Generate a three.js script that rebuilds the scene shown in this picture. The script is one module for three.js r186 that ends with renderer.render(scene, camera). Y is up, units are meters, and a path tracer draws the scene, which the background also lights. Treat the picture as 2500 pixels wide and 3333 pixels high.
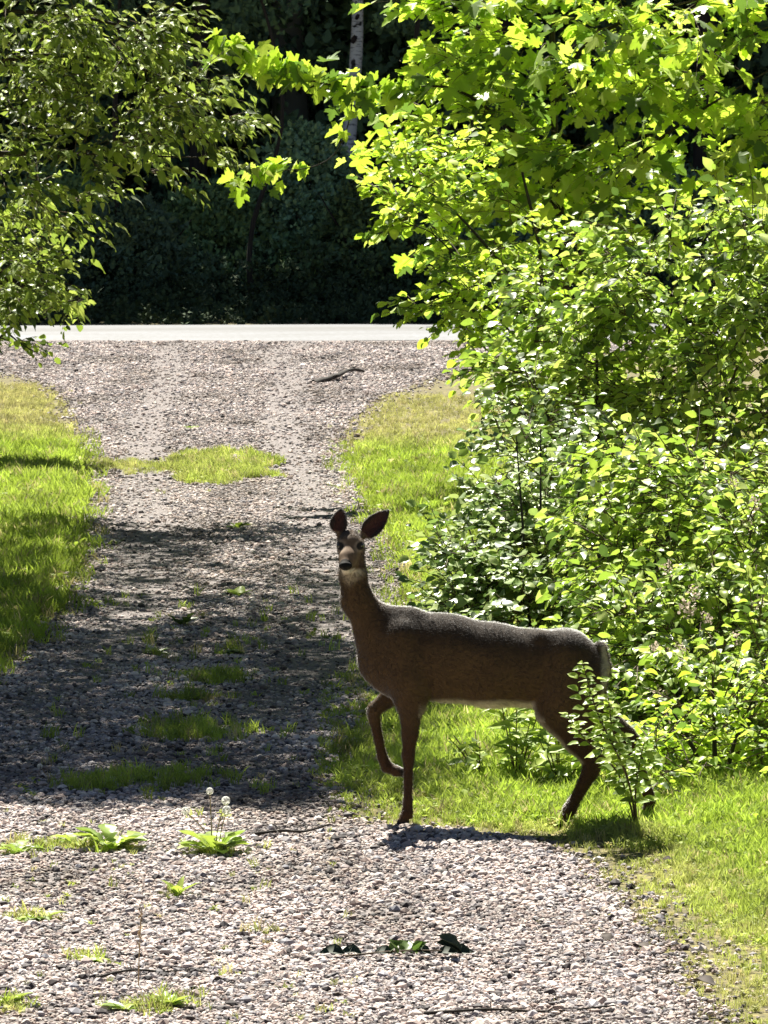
import * as THREE from 'three';
import { ImprovedNoise } from 'three/addons/math/ImprovedNoise.js';
import { mergeGeometries } from 'three/addons/utils/BufferGeometryUtils.js';

// ---------------------------------------------------------------- camera, sky, sun, exposure
const scene = new THREE.Scene();
const F = 20000, CX = 1250, CY = 1666.5, EYE = 3.1, PITCH = Math.atan((CY - 220) / F);   // the lens, in pixels of the photograph
const camera = new THREE.PerspectiveCamera(2 * Math.atan(CY / F) * 180 / Math.PI, 3 / 4, 0.5, 1500);
camera.position.set(0, EYE, 0);
camera.rotation.x = -PITCH;
camera.focus = 25.2; camera.userData.fStop = 32;                                       // a long lens: the wood behind goes soft
scene.add(camera);
const renderer = new THREE.WebGLRenderer({ antialias: true });
renderer.setSize(768, 1024);
renderer.toneMapping = THREE.LinearToneMapping;
renderer.toneMappingExposure = 3.25;
renderer.shadowMap.enabled = true;
const SUN_EL = 52 * Math.PI / 180, SUN_AZ = 14 * Math.PI / 180;                           // ahead of the camera, a little to the left
const SKY_LEVEL = 0.27;
const SUN = new THREE.Vector3(-Math.sin(SUN_AZ) * Math.cos(SUN_EL), Math.sin(SUN_EL), -Math.cos(SUN_AZ) * Math.cos(SUN_EL));
{ // clear summer sky: deep blue above, paler to the horizon, a soft glow round the sun
  const W = 256, H = 128, d = new Float32Array(W * H * 4);
  for (let j = 0; j < H; j++) for (let i = 0; i < W; i++) {
    const up = ((j + 0.5) / H - 0.5) * Math.PI, az = ((i + 0.5) / W - 0.5) * 2 * Math.PI, x = Math.cos(az) * Math.cos(up), y = Math.sin(up), z = Math.sin(az) * Math.cos(up);
    const h = Math.pow(1 - Math.max(0, y), 3), c = x * SUN.x + y * SUN.y + z * SUN.z, glow = 0.10 * Math.pow(Math.max(0, c), 8) + 0.25 * Math.pow(Math.max(0, c), 60), k = (j * W + i) * 4;
    d[k] = SKY_LEVEL * (0.085 + 0.20 * h + glow); d[k + 1] = SKY_LEVEL * (0.135 + 0.22 * h + glow); d[k + 2] = SKY_LEVEL * (0.24 + 0.20 * h + glow * 0.95); d[k + 3] = 1;
  }
  const t = new THREE.DataTexture(d, W, H, THREE.RGBAFormat, THREE.FloatType); t.mapping = THREE.EquirectangularReflectionMapping; t.magFilter = t.minFilter = THREE.LinearFilter; t.wrapS = THREE.RepeatWrapping; t.needsUpdate = true;
  scene.background = t; scene.environment = t;
}
const sun = new THREE.DirectionalLight(new THREE.Color(1, 0.95, 0.84), 5);
sun.position.copy(SUN).multiplyScalar(90).add(new THREE.Vector3(0, 0, -45));
sun.target.position.set(0, 0, -45);
sun.castShadow = true;
Object.assign(sun.shadow.camera, { left: -40, right: 40, top: 60, bottom: -60, near: 1, far: 220 });
sun.shadow.mapSize.set(4096, 4096);
scene.add(sun, sun.target);

// ---------------------------------------------------------------- helpers
const V = (x, y, z) => new THREE.Vector3(x, y, z);
function rng(seed) { let s = seed | 0; return () => { s = (s + 0x6d2b79f5) | 0; let t = Math.imul(s ^ (s >>> 15), 1 | s); t = (t + Math.imul(t ^ (t >>> 7), 61 | t)) ^ t; return ((t ^ (t >>> 14)) >>> 0) / 4294967296; }; }
const R0 = rng(11);
const gauss = (r) => (r() + r() + r() + r() - 2) * 1.0;
const noise = new ImprovedNoise();
const fbm = (x, y, z = 0, o = 4) => { let s = 0, a = 0.5; for (let i = 0; i < o; i++) { s += a * noise.noise(x, y, z + i * 7.3); x *= 2.03; y *= 2.03; a *= 0.5; } return s; };
const cosP = Math.cos(PITCH), sinP = Math.sin(PITCH);
function at(px, py, d) {                                   // where the ray of a pixel of the photograph is d metres in front of the camera
  const u = (px - CX) / F, v = -(py - CY) / F, y = -sinP + v * cosP, z = -cosP - v * sinP, k = d / -z;
  return V(u * k, EYE + y * k, -d);
}
function ground(px, py) { const v = -(py - CY) / F, y = -sinP + v * cosP, z = -cosP - v * sinP; return at(px, py, -z * EYE / -y); }
function project(p) { const x = p.x, y = p.y - EYE, z = p.z, f = -(y * sinP) * 1 - z * cosP, up = y * cosP - z * sinP * 1; return [CX + F * x / f, CY - F * up / f, f]; }
const lerp = THREE.MathUtils.lerp, clamp = THREE.MathUtils.clamp, smooth = THREE.MathUtils.smoothstep;
const used = {};
function numbered(n) { const k = used[n] = (used[n] ?? -1) + 1; return k ? n + '_' + String(k).padStart(3, '0') : n; }
function shadows(o) { o.castShadow = o.receiveShadow = true; return o; }
function thing(name, label, category, p = V(0, 0, 0), group) {
  const g = new THREE.Group(); g.name = numbered(name); g.position.copy(p);
  g.userData = { label, category }; if (group) g.userData.group = group;
  scene.add(g); return g;
}
function part(parent, name, geo, mat) { const m = shadows(new THREE.Mesh(geo, mat)); m.name = name; parent.add(m); return m; }
function std(r, g, b, rough = 0.9, more = {}) { const m = new THREE.MeshPhysicalMaterial({ roughness: rough, side: THREE.DoubleSide, ...more }); m.color.setRGB(r, g, b); return m; }
function dataTex(n, fn, srgb, rep = 1) {
  const d = new Uint8Array(n * n * 4);
  for (let y = 0; y < n; y++) for (let x = 0; x < n; x++) { const c = fn(x / n, y / n), i = (y * n + x) * 4; d[i] = clamp(c[0], 0, 1) * 255; d[i + 1] = clamp(c[1], 0, 1) * 255; d[i + 2] = clamp(c[2], 0, 1) * 255; d[i + 3] = 255; }
  const t = new THREE.DataTexture(d, n, n); t.wrapS = t.wrapT = THREE.RepeatWrapping; t.magFilter = THREE.LinearFilter; t.minFilter = THREE.LinearMipmapLinearFilter; t.generateMipmaps = true;
  if (srgb) t.colorSpace = THREE.SRGBColorSpace; t.repeat.set(rep, rep); t.needsUpdate = true; return t;
}
function tube(pts, r0, r1, sides = 6, segs = 0, wob = 0, seed = 1) {   // tapered, through the points
  const c = new THREE.CatmullRomCurve3(pts), n = segs || pts.length * 4, pos = [], uv = [], idx = [], r = rng(seed);
  const fr = c.computeFrenetFrames(n, false);
  for (let i = 0; i <= n; i++) {
    const t = i / n, p = c.getPoint(t), N = fr.normals[i], B = fr.binormals[i], rad = lerp(r0, r1, t) * (1 + wob * (r() - 0.5));
    for (let j = 0; j <= sides; j++) { const a = j / sides * Math.PI * 2, q = p.clone().addScaledVector(N, Math.cos(a) * rad).addScaledVector(B, Math.sin(a) * rad); pos.push(q.x, q.y, q.z); uv.push(j / sides, t * 4); }
  }
  for (let i = 0; i < n; i++) for (let j = 0; j < sides; j++) { const a = i * (sides + 1) + j, b = a + sides + 1; idx.push(a, b, a + 1, b, b + 1, a + 1); }
  const g = new THREE.BufferGeometry(); g.setAttribute('position', new THREE.Float32BufferAttribute(pos, 3)); g.setAttribute('uv', new THREE.Float32BufferAttribute(uv, 2)); g.setIndex(idx); g.computeVertexNormals(); return g;
}

// ---------------------------------------------------------------- the ground, the road, the gravel drive
const earthTex = dataTex(512, (u, v) => {
  const a = fbm(u * 8, v * 8, 1), b = fbm(u * 60, v * 60, 3, 3);
  const g = clamp(0.5 + a + b * 0.8, 0, 1); return [0.36 + 0.14 * g + b * 0.34, 0.33 + 0.14 * g + b * 0.3, 0.22 + 0.06 * g + b * 0.2];
}, true, 1);
earthTex.repeat.set(0.5, 0.5);
{
  const xs = [], zs = [];
  for (let i = 0; i <= 60; i++) { const t = i / 30 - 1; xs.push(Math.sign(t) * (Math.abs(t) ** 3 * 480 + Math.abs(t) * 20)); }
  for (let z = 60; z > -600; z -= z > -10 ? 10 : z > -100 ? 1.5 : 25) zs.push(z);
  const pos = [], uv = [], idx = [];
  for (const z of zs) for (const x of xs) {
    const rise = Math.max(0, -z - 79) , y = z > -70 ? 0 : Math.min(rise, 40) * 0.13 + (rise > 0 ? 0.3 * fbm(x * 0.1, z * 0.1, 2) * Math.min(1, rise / 6) : 0);
    pos.push(x, y, z); uv.push(x, z);
  }
  const w = xs.length;
  for (let j = 0; j < zs.length - 1; j++) for (let i = 0; i < w - 1; i++) { const a = j * w + i; idx.push(a, a + 1, a + w, a + w, a + 1, a + w + 1); }
  const g = new THREE.BufferGeometry(); g.setAttribute('position', new THREE.Float32BufferAttribute(pos, 3)); g.setAttribute('uv', new THREE.Float32BufferAttribute(uv, 2)); g.setIndex(idx); g.computeVertexNormals();
  const m = shadows(new THREE.Mesh(g, std(0.75, 0.75, 0.75, 1, { map: earthTex }))); m.name = 'ground'; m.userData = { kind: 'structure', label: 'earth and forest floor on both sides of the drive', category: 'ground' }; scene.add(m);
}
const hillY = (x, z) => { const rise = Math.max(0, -z - 79); return Math.min(rise, 40) * 0.13; };
{ // the paved road that crosses at the end of the drive
  const tex = dataTex(512, (u, v) => { const n = fbm(u * 70, v * 70, 5, 2), s = fbm(u * 3, v * 12, 8); const k = 0.40 + n * 0.2 + s * 0.16 - 0.16 * Math.exp(-(((v - 0.42) / 0.1) ** 2)) - 0.06 * Math.exp(-(((v - 0.8) / 0.06) ** 2)); return [k * 0.86, k * 0.9, k * 0.98]; }, true);
  tex.repeat.set(0.2, 1 / 4.35);
  const a = ground(-200, 1117), b = ground(1700, 1109), dir = b.clone().sub(a).normalize(), across = V(-dir.z, 0, dir.x).multiplyScalar(1); if (across.z > 0) across.negate();
  const pos = [], uv = [], idx = [], W = 4.3, n = 60, m = 8;
  for (let i = 0; i <= n; i++) for (let j = 0; j <= m; j++) {
    const s = (i / n - 0.5) * 240, t = j / m * W, p = a.clone().addScaledVector(dir, s).addScaledVector(across, t), c = 1 - (2 * j / m - 1) ** 2;
    pos.push(p.x, 0.012 + 0.06 * c, p.z); uv.push(s, t);
  }
  for (let i = 0; i < n; i++) for (let j = 0; j < m; j++) { const q = i * (m + 1) + j; idx.push(q, q + m + 1, q + 1, q + m + 1, q + m + 2, q + 1); }
  const g = new THREE.BufferGeometry(); g.setAttribute('position', new THREE.Float32BufferAttribute(pos, 3)); g.setAttribute('uv', new THREE.Float32BufferAttribute(uv, 2)); g.setIndex(idx); g.computeVertexNormals();
  const o = shadows(new THREE.Mesh(g, std(0.55, 0.55, 0.56, 0.7, { map: tex }))); o.name = 'road'; o.userData = { kind: 'structure', label: 'pale paved road crossing at the end of the gravel drive', category: 'road' }; scene.add(o);
}
// edges of the gravel, from the photograph's pixels to the ground
const edge = (list) => list.map(([x, y]) => ground(x, y)).map((p) => [p.z, p.x]);
const leftEdge = edge([[-1300, 4600], [-900, 3333], [-750, 2800], [-420, 2480], [-60, 2240], [90, 2130], [215, 2000], [265, 1850], [285, 1700], [300, 1560], [255, 1420], [225, 1330], [150, 1255], [20, 1215], [-300, 1170], [-900, 1122]]);
const rightEdge = edge([[2600, 4600], [2330, 3333], [2160, 3080], [1960, 2880], [1760, 2750], [1500, 2715], [1250, 2695], [1130, 2655], [1070, 2560], [1080, 2450], [1180, 2340], [1290, 2200], [1330, 2000], [1290, 1800], [1165, 1600], [1130, 1480], [1135, 1390], [1250, 1290], [1500, 1205], [1900, 1155], [2600, 1118]]);
function edgeAt(list, z) { let i = 1; while (i < list.length - 1 && list[i][0] > z) i++; const [a, b] = [list[i - 1], list[i]], t = clamp((a[0] - z) / (a[0] - b[0]), 0, 1); return lerp(a[1], b[1], t); }
const rough = (z, s) => 0.10 * fbm(z * 1.3, s, 4) + 0.05 * fbm(z * 6, s, 9);
const gravelL = (z) => edgeAt(leftEdge, z) + rough(z, 3.3), gravelR = (z) => edgeAt(rightEdge, z) + rough(z, 8.1);
const bedY = (x, z) => 0.022 + 0.02 * fbm(x * 0.9, z * 0.5, 6);
const ZN = -13, ZF = leftEdge[leftEdge.length - 1][0] - 0.6;
const drive = new THREE.Group(); drive.name = 'gravel_driveway'; drive.userData = { kind: 'structure', label: 'pale gravel driveway with two wheel tracks running to the road', category: 'driveway' }; scene.add(drive);
{
  const tex = dataTex(1024, (u, v) => {
    const c = Math.floor(u * 150), r = Math.floor(v * 150); let best = 9, id = 0;
    for (let i = -1; i <= 1; i++) for (let j = -1; j <= 1; j++) {
      const a = (c + i + 150) % 150, b = (r + j + 150) % 150, h = Math.sin(a * 127.1 + b * 311.7) * 43758.5453, h2 = Math.sin(a * 269.5 + b * 183.3) * 43758.5453;
      const dx = (c + i + (h - Math.floor(h))) - u * 150, dy = (r + j + (h2 - Math.floor(h2))) - v * 150, d = dx * dx + dy * dy; if (d < best) { best = d; id = h * 7 - Math.floor(h * 7); }
    }
    const k = (0.50 + 0.28 * id) * (1 - 0.55 * smooth(best, 0.15, 0.6)) + 0.1 * fbm(u * 6, v * 6, 2); return [k * 1.0, k * 0.965, k * 0.95];
  }, true);
  const rows = 260, cols = 30, pos = [], uv = [], idx = [];
  for (let j = 0; j <= rows; j++) {
    const z = lerp(ZN, ZF, (j / rows)), l = gravelL(z), r = gravelR(z);
    for (let i = 0; i <= cols; i++) { const t = i / cols, x = lerp(l, r, t), e = Math.min(1, Math.min(x - l, r - x) / 0.12); pos.push(x, lerp(-0.01, bedY(x, z), clamp(e, 0, 1)), z); uv.push(x / 2.4, z / 2.4); }
  }
  for (let j = 0; j < rows; j++) for (let i = 0; i < cols; i++) { const a = j * (cols + 1) + i; idx.push(a, a + 1, a + cols + 1, a + cols + 1, a + 1, a + cols + 2); }
  const g = new THREE.BufferGeometry(); g.setAttribute('position', new THREE.Float32BufferAttribute(pos, 3)); g.setAttribute('uv', new THREE.Float32BufferAttribute(uv, 2)); g.setIndex(idx); g.computeVertexNormals();
  part(drive, 'gravel_bed', g, std(0.47, 0.44, 0.435, 0.95, { map: tex, bumpMap: tex, bumpScale: 0.006 }));
}
const medianPatch = (px, py) => Math.max(smooth(1 - Math.hypot((px - 720) / 200, (py - 1535) / 62), 0, 0.25), 0.5 * smooth(1 - Math.hypot((px - 420) / 190, (py - 1530) / 30), 0, 0.3));
{ // loose stones: those that show largest are meshes of their own, the rest one mass
  const r = rng(5), geos = [];
  for (let k = 0; k < 4; k++) {
    const g = new THREE.IcosahedronGeometry(1, 0), p = g.attributes.position, seen = {};
    for (let i = 0; i < p.count; i++) {
      const key = [p.getX(i), p.getY(i), p.getZ(i)].map((x) => x.toFixed(3)).join(); seen[key] ??= [0.75 + 0.5 * r(), 0.75 + 0.5 * r(), 0.75 + 0.5 * r()];
      const s = seen[key]; p.setXYZ(i, p.getX(i) * s[0], p.getY(i) * s[1] * 0.72, p.getZ(i) * s[2]);
    }
    g.computeVertexNormals(); geos.push(g);
  }
  const tones = [[0.52, 0.48, 0.47], [0.38, 0.355, 0.37], [0.64, 0.60, 0.57], [0.33, 0.27, 0.25], [0.24, 0.235, 0.26], [0.48, 0.40, 0.375], [0.05, 0.042, 0.045]];
  const mats = tones.map((c) => std(c[0], c[1], c[2], 0.75)), white = std(1, 1, 1, 0.8);
  const lists = geos.map(() => []), singles = [];
  const bands = [[-18.5, -26, 3500, 0.0097], [-26, -34, 2600, 0.0095], [-34, -46, 1700, 0.0098], [-46, ZF + 0.3, 900, 0.0118]];
  for (const [z0, z1, den, size] of bands) {
    const half = -z1 * 0.066 + 0.1, n = Math.round((z0 - z1) * half * 2 * den);
    for (let i = 0; i < n; i++) {
      const z = lerp(z0, z1, r()), x = lerp(-half, half, r()), l = gravelL(z), rr = gravelR(z), inside = Math.min(x - l, rr - x), k = r(), s0 = r();
      if (inside < -0.35 || (inside < 0.05 && k > 0.5 * Math.exp(inside * 9))) continue;
      const s = size * (0.55 + 0.9 * s0 * s0 + (r() < 0.03 ? 1.1 : 0)), tone = r() < 0.14 ? 6 : Math.floor(r() * 6), gi = i & 3;
      const patch = fbm(x * 1.1, z * 0.5, 12), grit = fbm(x * 4, z * 2, 15); if (patch < -0.12 && r() < 0.45) continue;
      const mid = 0.5 * (l + rr) + (z > -30 ? 0.4 * smooth(z, -30, -24) : 0), off = Math.abs(Math.abs(x - mid + 0.1 * fbm(z * 0.3, 2)) - 0.58); if (z < -23 && r() < 0.8 * smooth(-off, -0.32, -0.08) * smooth(-z, 23, 31)) continue;   // packed wheel tracks
      const q = { x, y: (inside > 0 ? bedY(x, z) : 0.004) + s * 0.25, z, s, tone, gi, a: r() * 7, b: (r() - 0.5) * 0.7, v: 0.9 * (0.7 + 0.5 * r()) * clamp(0.95 + 1.3 * patch + 0.8 * grit, 0.4, 1.2), w: clamp(-patch * 2, 0, 0.6) };
      if (z > -25.5 && s > 0.0165 && singles.length < 300 && Math.abs(x) < -z * 0.0622 && project(V(x, 0, z))[1] < 3330) singles.push(q); else lists[gi].push(q);
    }
  }
  const M = new THREE.Matrix4(), E = new THREE.Euler(), Q = new THREE.Quaternion(), C = new THREE.Color();
  for (const q of singles) { const m = part(drive, 'stone', geos[q.gi], mats[q.tone]); m.position.set(q.x, q.y, q.z); m.rotation.set(q.b, q.a, -q.b); m.scale.setScalar(q.s); }
  lists.forEach((list, k) => {
    const im = shadows(new THREE.InstancedMesh(geos[k], white, list.length)); im.name = 'gravel'; im.userData.kind = 'stuff';
    list.forEach((q, i) => { Q.setFromEuler(E.set(q.b, q.a, -q.b)); im.setMatrixAt(i, M.compose(V(q.x, q.y, q.z), Q, V(q.s, q.s, q.s))); const c = tones[q.tone]; im.setColorAt(i, C.setRGB(c[0] * q.v * 1.05, c[1] * q.v * (0.985 - 0.10 * q.w), c[2] * q.v * (0.93 - 0.22 * q.w))); });
    drive.add(im);
  });
}

// ---------------------------------------------------------------- leaves
function leafGeo(outline, fold, droop, seed = 0) {          // half outline [x, y] from base to tip; folded along the midrib, tip bent down
  const pos = [], idx = [], n = outline.length, z = (x, y) => Math.abs(x) * fold - droop * y * y + 0.03 * Math.sin(9 * y + seed + x * 5);
  for (const [x, y] of outline) { pos.push(-x, y, z(-x, y), 0, Math.min(y, 1) , z(0, y), x, y, z(x, y)); }
  for (let i = 0; i < n - 1; i++) { const a = i * 3; idx.push(a, a + 1, a + 3, a + 1, a + 4, a + 3, a + 1, a + 2, a + 4, a + 2, a + 5, a + 4); }
  const g = new THREE.BufferGeometry(); g.setAttribute('position', new THREE.Float32BufferAttribute(pos, 3)); g.setIndex(idx); g.computeVertexNormals(); return g;
}
function mapleGeo(fold, droop, seed) {
  const pts = [[0.02, 0], [0.10, 0.02], [0.30, -0.06], [0.36, 0.08], [0.24, 0.16], [0.52, 0.34], [0.50, 0.44], [0.56, 0.56], [0.36, 0.52], [0.20, 0.50], [0.27, 0.68], [0.17, 0.72], [0.14, 0.86], [0, 1.0]];
  const pos = [0, 0.18, 0], idx = [], all = [...pts.map(([x, y]) => [x, y]), ...pts.slice(0, -1).reverse().map(([x, y]) => [-x, y])];
  for (const [x, y] of all) pos.push(x, y, Math.abs(x) * fold - droop * y * y + 0.05 * Math.sin(7 * x + seed) * Math.abs(x) * 2);
  for (let i = 1; i <= all.length; i++) idx.push(0, i, i % all.length + 1);
  const g = new THREE.BufferGeometry(); g.setAttribute('position', new THREE.Float32BufferAttribute(pos, 3)); g.setIndex(idx); g.computeVertexNormals(); return g;
}
const point = [[0.02, 0], [0.2, 0.1], [0.27, 0.26], [0.23, 0.46], [0.13, 0.7], [0.05, 0.9], [0, 1.12]], oval = [[0.02, 0], [0.22, 0.15], [0.33, 0.38], [0.30, 0.6], [0.17, 0.82], [0, 1]], round = [[0.03, 0], [0.3, 0.1], [0.42, 0.38], [0.38, 0.65], [0.2, 0.88], [0, 1]], lance = [[0.02, 0], [0.11, 0.15], [0.16, 0.4], [0.13, 0.65], [0.07, 0.85], [0, 1]];
const LEAVES = {
  maple: [mapleGeo(0.25, 0.18, 0), mapleGeo(-0.1, 0.3, 2), mapleGeo(0.45, 0.1, 4)],
  oval: [leafGeo(oval, 0.35, 0.2), leafGeo(oval, 0.1, 0.35, 2), leafGeo(oval, 0.6, 0.1, 4)],
  round: [leafGeo(round, 0.3, 0.15), leafGeo(round, 0.05, 0.3, 2), leafGeo(round, 0.5, 0.2, 4)],
  point: [leafGeo(point, 0.35, 0.3), leafGeo(point, 0.1, 0.45, 2), leafGeo(point, 0.6, 0.2, 4)],
  lance: [leafGeo(lance, 0.5, 0.35), leafGeo(lance, 0.2, 0.55, 2), leafGeo(lance, 0.8, 0.2, 4)],
};
// ---------------------------------------------------------------- grass
function bladeTuft(seed, n, h, w, spread, lean) {
  const r = rng(seed), pos = [], nor = [], idx = [];
  for (let i = 0; i < n; i++) {
    const a = r() * 6.283, ox = gauss(r) * spread, oz = gauss(r) * spread, hh = h * (0.5 + 0.6 * r()), ww = w * (0.6 + 0.7 * r()), L = lean * (0.3 + r()) * hh, ca = Math.cos(a), sa = Math.sin(a), b = r() * 6.283, cb = Math.cos(b), sb = Math.sin(b), k = pos.length / 3;
    for (let j = 0; j < 3; j++) { const t = j / 3 + (j === 2 ? 0.06 : 0), y = hh * t * (1 - 0.25 * t * lean), o = L * t * t, q = ww * (1 - 0.25 * t * t) * 0.5; pos.push(ox + ca * o - cb * q, y, oz + sa * o - sb * q, ox + ca * o + cb * q, y, oz + sa * o + sb * q); }
    pos.push(ox + ca * L, hh * (1 - 0.25 * lean), oz + sa * L);
    idx.push(k, k + 1, k + 2, k + 1, k + 3, k + 2, k + 2, k + 3, k + 4, k + 3, k + 5, k + 4, k + 4, k + 5, k + 6);
  }
  const g = new THREE.BufferGeometry(); g.setAttribute('position', new THREE.Float32BufferAttribute(pos, 3)); g.setIndex(idx); g.computeVertexNormals(); return g;
}
const leafMat = (c, trans = 0.55, coat = 0.35, cr = 0.35) => std(c[0], c[1], c[2], 0.92, { transmission: trans, thickness: 0, clearcoat: coat, clearcoatRoughness: cr, specularIntensity: 0.4 });
const grassMat = leafMat([1, 1, 1], 0.5, 0.15, 0.5);
const tufts = [bladeTuft(1, 12, 0.11, 0.008, 0.03, 0.6), bladeTuft(2, 12, 0.08, 0.009, 0.035, 0.9), bladeTuft(3, 10, 0.13, 0.007, 0.03, 0.45)];
function broadTuft(seed, n, size) {
  const r = rng(seed), out = [];
  for (let i = 0; i < n; i++) { const a = r() * 6.283, y = V(Math.cos(a), 0.3 + 1.2 * r(), Math.sin(a)).normalize(), x = V(0, 0, 0).crossVectors(y, V(gauss(r) * 0.3, 1, gauss(r) * 0.3)).normalize(), s = size * (0.6 + 0.7 * r()), q = LEAVES[i % 3 ? 'oval' : 'lance'][i % 3].clone(); q.applyMatrix4(new THREE.Matrix4().makeBasis(x, y, V(0, 0, 0).crossVectors(x, y)).scale(V(s, s, s)).setPosition(gauss(r) * 0.04, 0.01 + 0.05 * r(), gauss(r) * 0.04)); out.push(q); }
  return mergeGeometries(out);
}
tufts.push(broadTuft(4, 10, 0.032), broadTuft(5, 9, 0.045));
function grass(label, name, list, seed, broad = 0.06) {
  const r = rng(seed), g = new THREE.Group(); g.name = numbered(name); g.userData = { kind: 'stuff', label, category: 'grass' }; scene.add(g);
  const M = new THREE.Matrix4(), Q = new THREE.Quaternion(), E = new THREE.Euler(), C = new THREE.Color(), per = tufts.map(() => []);
  for (const q of list) per[r() < broad ? 3 + Math.floor(r() * 2) : Math.floor(r() * 3)].push(q);
  per.forEach((p, k) => {
    if (!p.length) return;
    const im = shadows(new THREE.InstancedMesh(tufts[k], grassMat, p.length)); im.name = 'grass_blades'; im.userData.kind = 'stuff';
    p.forEach((q, i) => { Q.setFromEuler(E.set((r() - 0.5) * 0.3, r() * 6.28, (r() - 0.5) * 0.3)); const s = q.s; im.setMatrixAt(i, M.compose(V(q.x, q.y ?? 0, q.z), Q, V(s * 1.1, s, s * 1.1))); const v = (0.6 + 0.6 * r()) * clamp(1 + 0.9 * fbm(q.x * 2.2, q.z * 1.1, 17), 0.6, 1.3), d = r() < 0.1 ? 1.1 : q.dry; im.setColorAt(i, C.setRGB(lerp(0.36, 0.50, d) * v, lerp(0.48, 0.46, d) * v, lerp(0.06, 0.19, d) * v)); });
    g.add(im);
  });
}
function strew(z0, z1, x0, x1, den, seed, keep) { const r = rng(seed), n = Math.round(Math.abs((z1 - z0) * (x1 - x0)) * den), out = []; for (let i = 0; i < n; i++) { const z = lerp(z0, z1, r()), x = lerp(x0, x1, r()), q = keep(x, z, r); if (q) out.push({ x, z, ...q }); } return out; }
const onRight = (x, z) => x - gravelR(z), onLeft = (x, z) => gravelL(z) - x;
grass('bright grass and clover verge in the right foreground beside the deer', 'grass_verge', strew(-18.6, -31, -0.3, 2.6, 1900, 21, (x, z, r) => {
  const e = onRight(x, z); if (e < -0.6 || (e < 0.45 && r() > 0.75 * Math.exp((e - 0.45) * 3.6))) return null;
  const thin = fbm(x * 2.2, z * 1.2, 3), bare = thin < -0.08 && z > -25;
  return { s: (0.26 + 0.4 * smooth(e, 0, 0.8) + 0.3 * smooth(-z, 25, 26.5)) * (0.7 + 0.5 * r()) * (bare ? 0.6 : 1), dry: clamp((bare ? 0.9 : 0.5) - e * 0.7 + thin, 0, 1) * (z > -25 ? 1 : 0.3) };
}), 31, 0.22);
grass('sunny grass on the far right side of the drive behind the deer', 'grass_verge', strew(-31, -58, -0.6, 3.2, 420, 22, (x, z, r) => {
  const e = onRight(x, z); if (e < -0.2 || (e < 0.15 && r() > 0.4 * Math.exp((e - 0.1) * 7))) return null;
  const far = smooth(-z, 48, 53); if (r() < far * 0.55) return null;
  return { s: (0.75 - 0.35 * far) * (0.7 + 0.6 * r()), dry: clamp(far * 0.75 + 0.3 * fbm(x, z, 2), 0, 0.9) };
}), 32);
grass('grass on the left side of the drive, shaded at its near end', 'grass_verge', strew(-30, -60, -5.2, -0.9, 420, 23, (x, z, r) => {
  const e = onLeft(x, z); if (e < -0.15 || (e < 0.15 && r() > 0.5 * Math.exp((e - 0.15) * 8))) return null;
  const far = smooth(-z, 49, 54); if (r() < far * 0.4) return null;
  return { s: (0.85 - 0.4 * far) * (0.7 + 0.6 * r()), dry: clamp(far * 0.8 + 0.4 * fbm(x, z, 5), 0, 0.9) };
}), 33);
grass('low tuft of grass between the wheel tracks in the sun', 'grass_strip', strew(-42, -53, -2.6, -0.5, 700, 24, (x, z, r) => {
  const [px, py] = project(V(x, 0, z)), k = medianPatch(px + 160 * fbm(z * 1.5, 3), py + 60 * fbm(x * 2.5, 1)) * (0.75 + 1.2 * fbm(x * 3, z * 2, 7)) + 0.3 * fbm(x * 2, z * 1, 9) - 0.1; if (r() > k) return null;
  return { y: 0.02, s: 0.35 + 0.5 * k * (0.6 + 0.6 * r()), dry: clamp(0.6 - px / 1500 + 0.4 * r(), 0, 0.8) };
}), 34);
grass('low weedy grass between the wheel tracks in the shade', 'grass_strip', strew(-25.6, -36, -1.6, 0.2, 700, 25, (x, z, r) => {
  const [px, py] = project(V(x, 0, z)); let k = 0;
  for (const [cx, cy, rx, ry] of [[480, 2560, 330, 38], [620, 2400, 240, 40], [700, 2225, 130, 28], [640, 2290, 160, 14], [500, 2140, 45, 10], [760, 2135, 50, 12], [330, 2580, 200, 25]]) k = Math.max(k, 1 - Math.hypot((px - cx) / rx, (py - cy) / ry));
  if (r() > k * 1.4 + 0.3 * fbm(x * 3, z * 3, 1)) return null; return { y: 0.02, s: 0.3 + 0.4 * r(), dry: 0.1 };
}), 35);

const PAL = {
  lime: { tones: [[0.47, 0.63, 0.06], [0.37, 0.55, 0.04], [0.55, 0.67, 0.10], [0.12, 0.21, 0.03]], coat: 0.5, trans: 0.57 },
  mid: { tones: [[0.40, 0.55, 0.07], [0.28, 0.42, 0.05], [0.50, 0.61, 0.13], [0.08, 0.14, 0.025]], coat: 0.8, trans: 0.5 },
  pale: { tones: [[0.30, 0.42, 0.10], [0.22, 0.34, 0.07], [0.38, 0.47, 0.14], [0.08, 0.14, 0.03]], coat: 1.0, trans: 0.42 },
  shade: { tones: [[0.30, 0.40, 0.06], [0.22, 0.31, 0.045], [0.38, 0.46, 0.09], [0.07, 0.11, 0.02]], coat: 0.4, trans: 0.46 },
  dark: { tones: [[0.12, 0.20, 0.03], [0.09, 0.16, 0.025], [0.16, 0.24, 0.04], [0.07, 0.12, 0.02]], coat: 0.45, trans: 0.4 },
  weed: { tones: [[0.35, 0.46, 0.06], [0.28, 0.40, 0.06], [0.42, 0.53, 0.08], [0.18, 0.27, 0.04]], coat: 0.4, trans: 0.48 },
};
for (const p of Object.values(PAL)) { p.mats = p.tones.map((c) => leafMat(c, p.trans, p.coat, 0.33)); p.white = leafMat([1, 1, 1], p.trans, p.coat, 0.33); }
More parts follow.
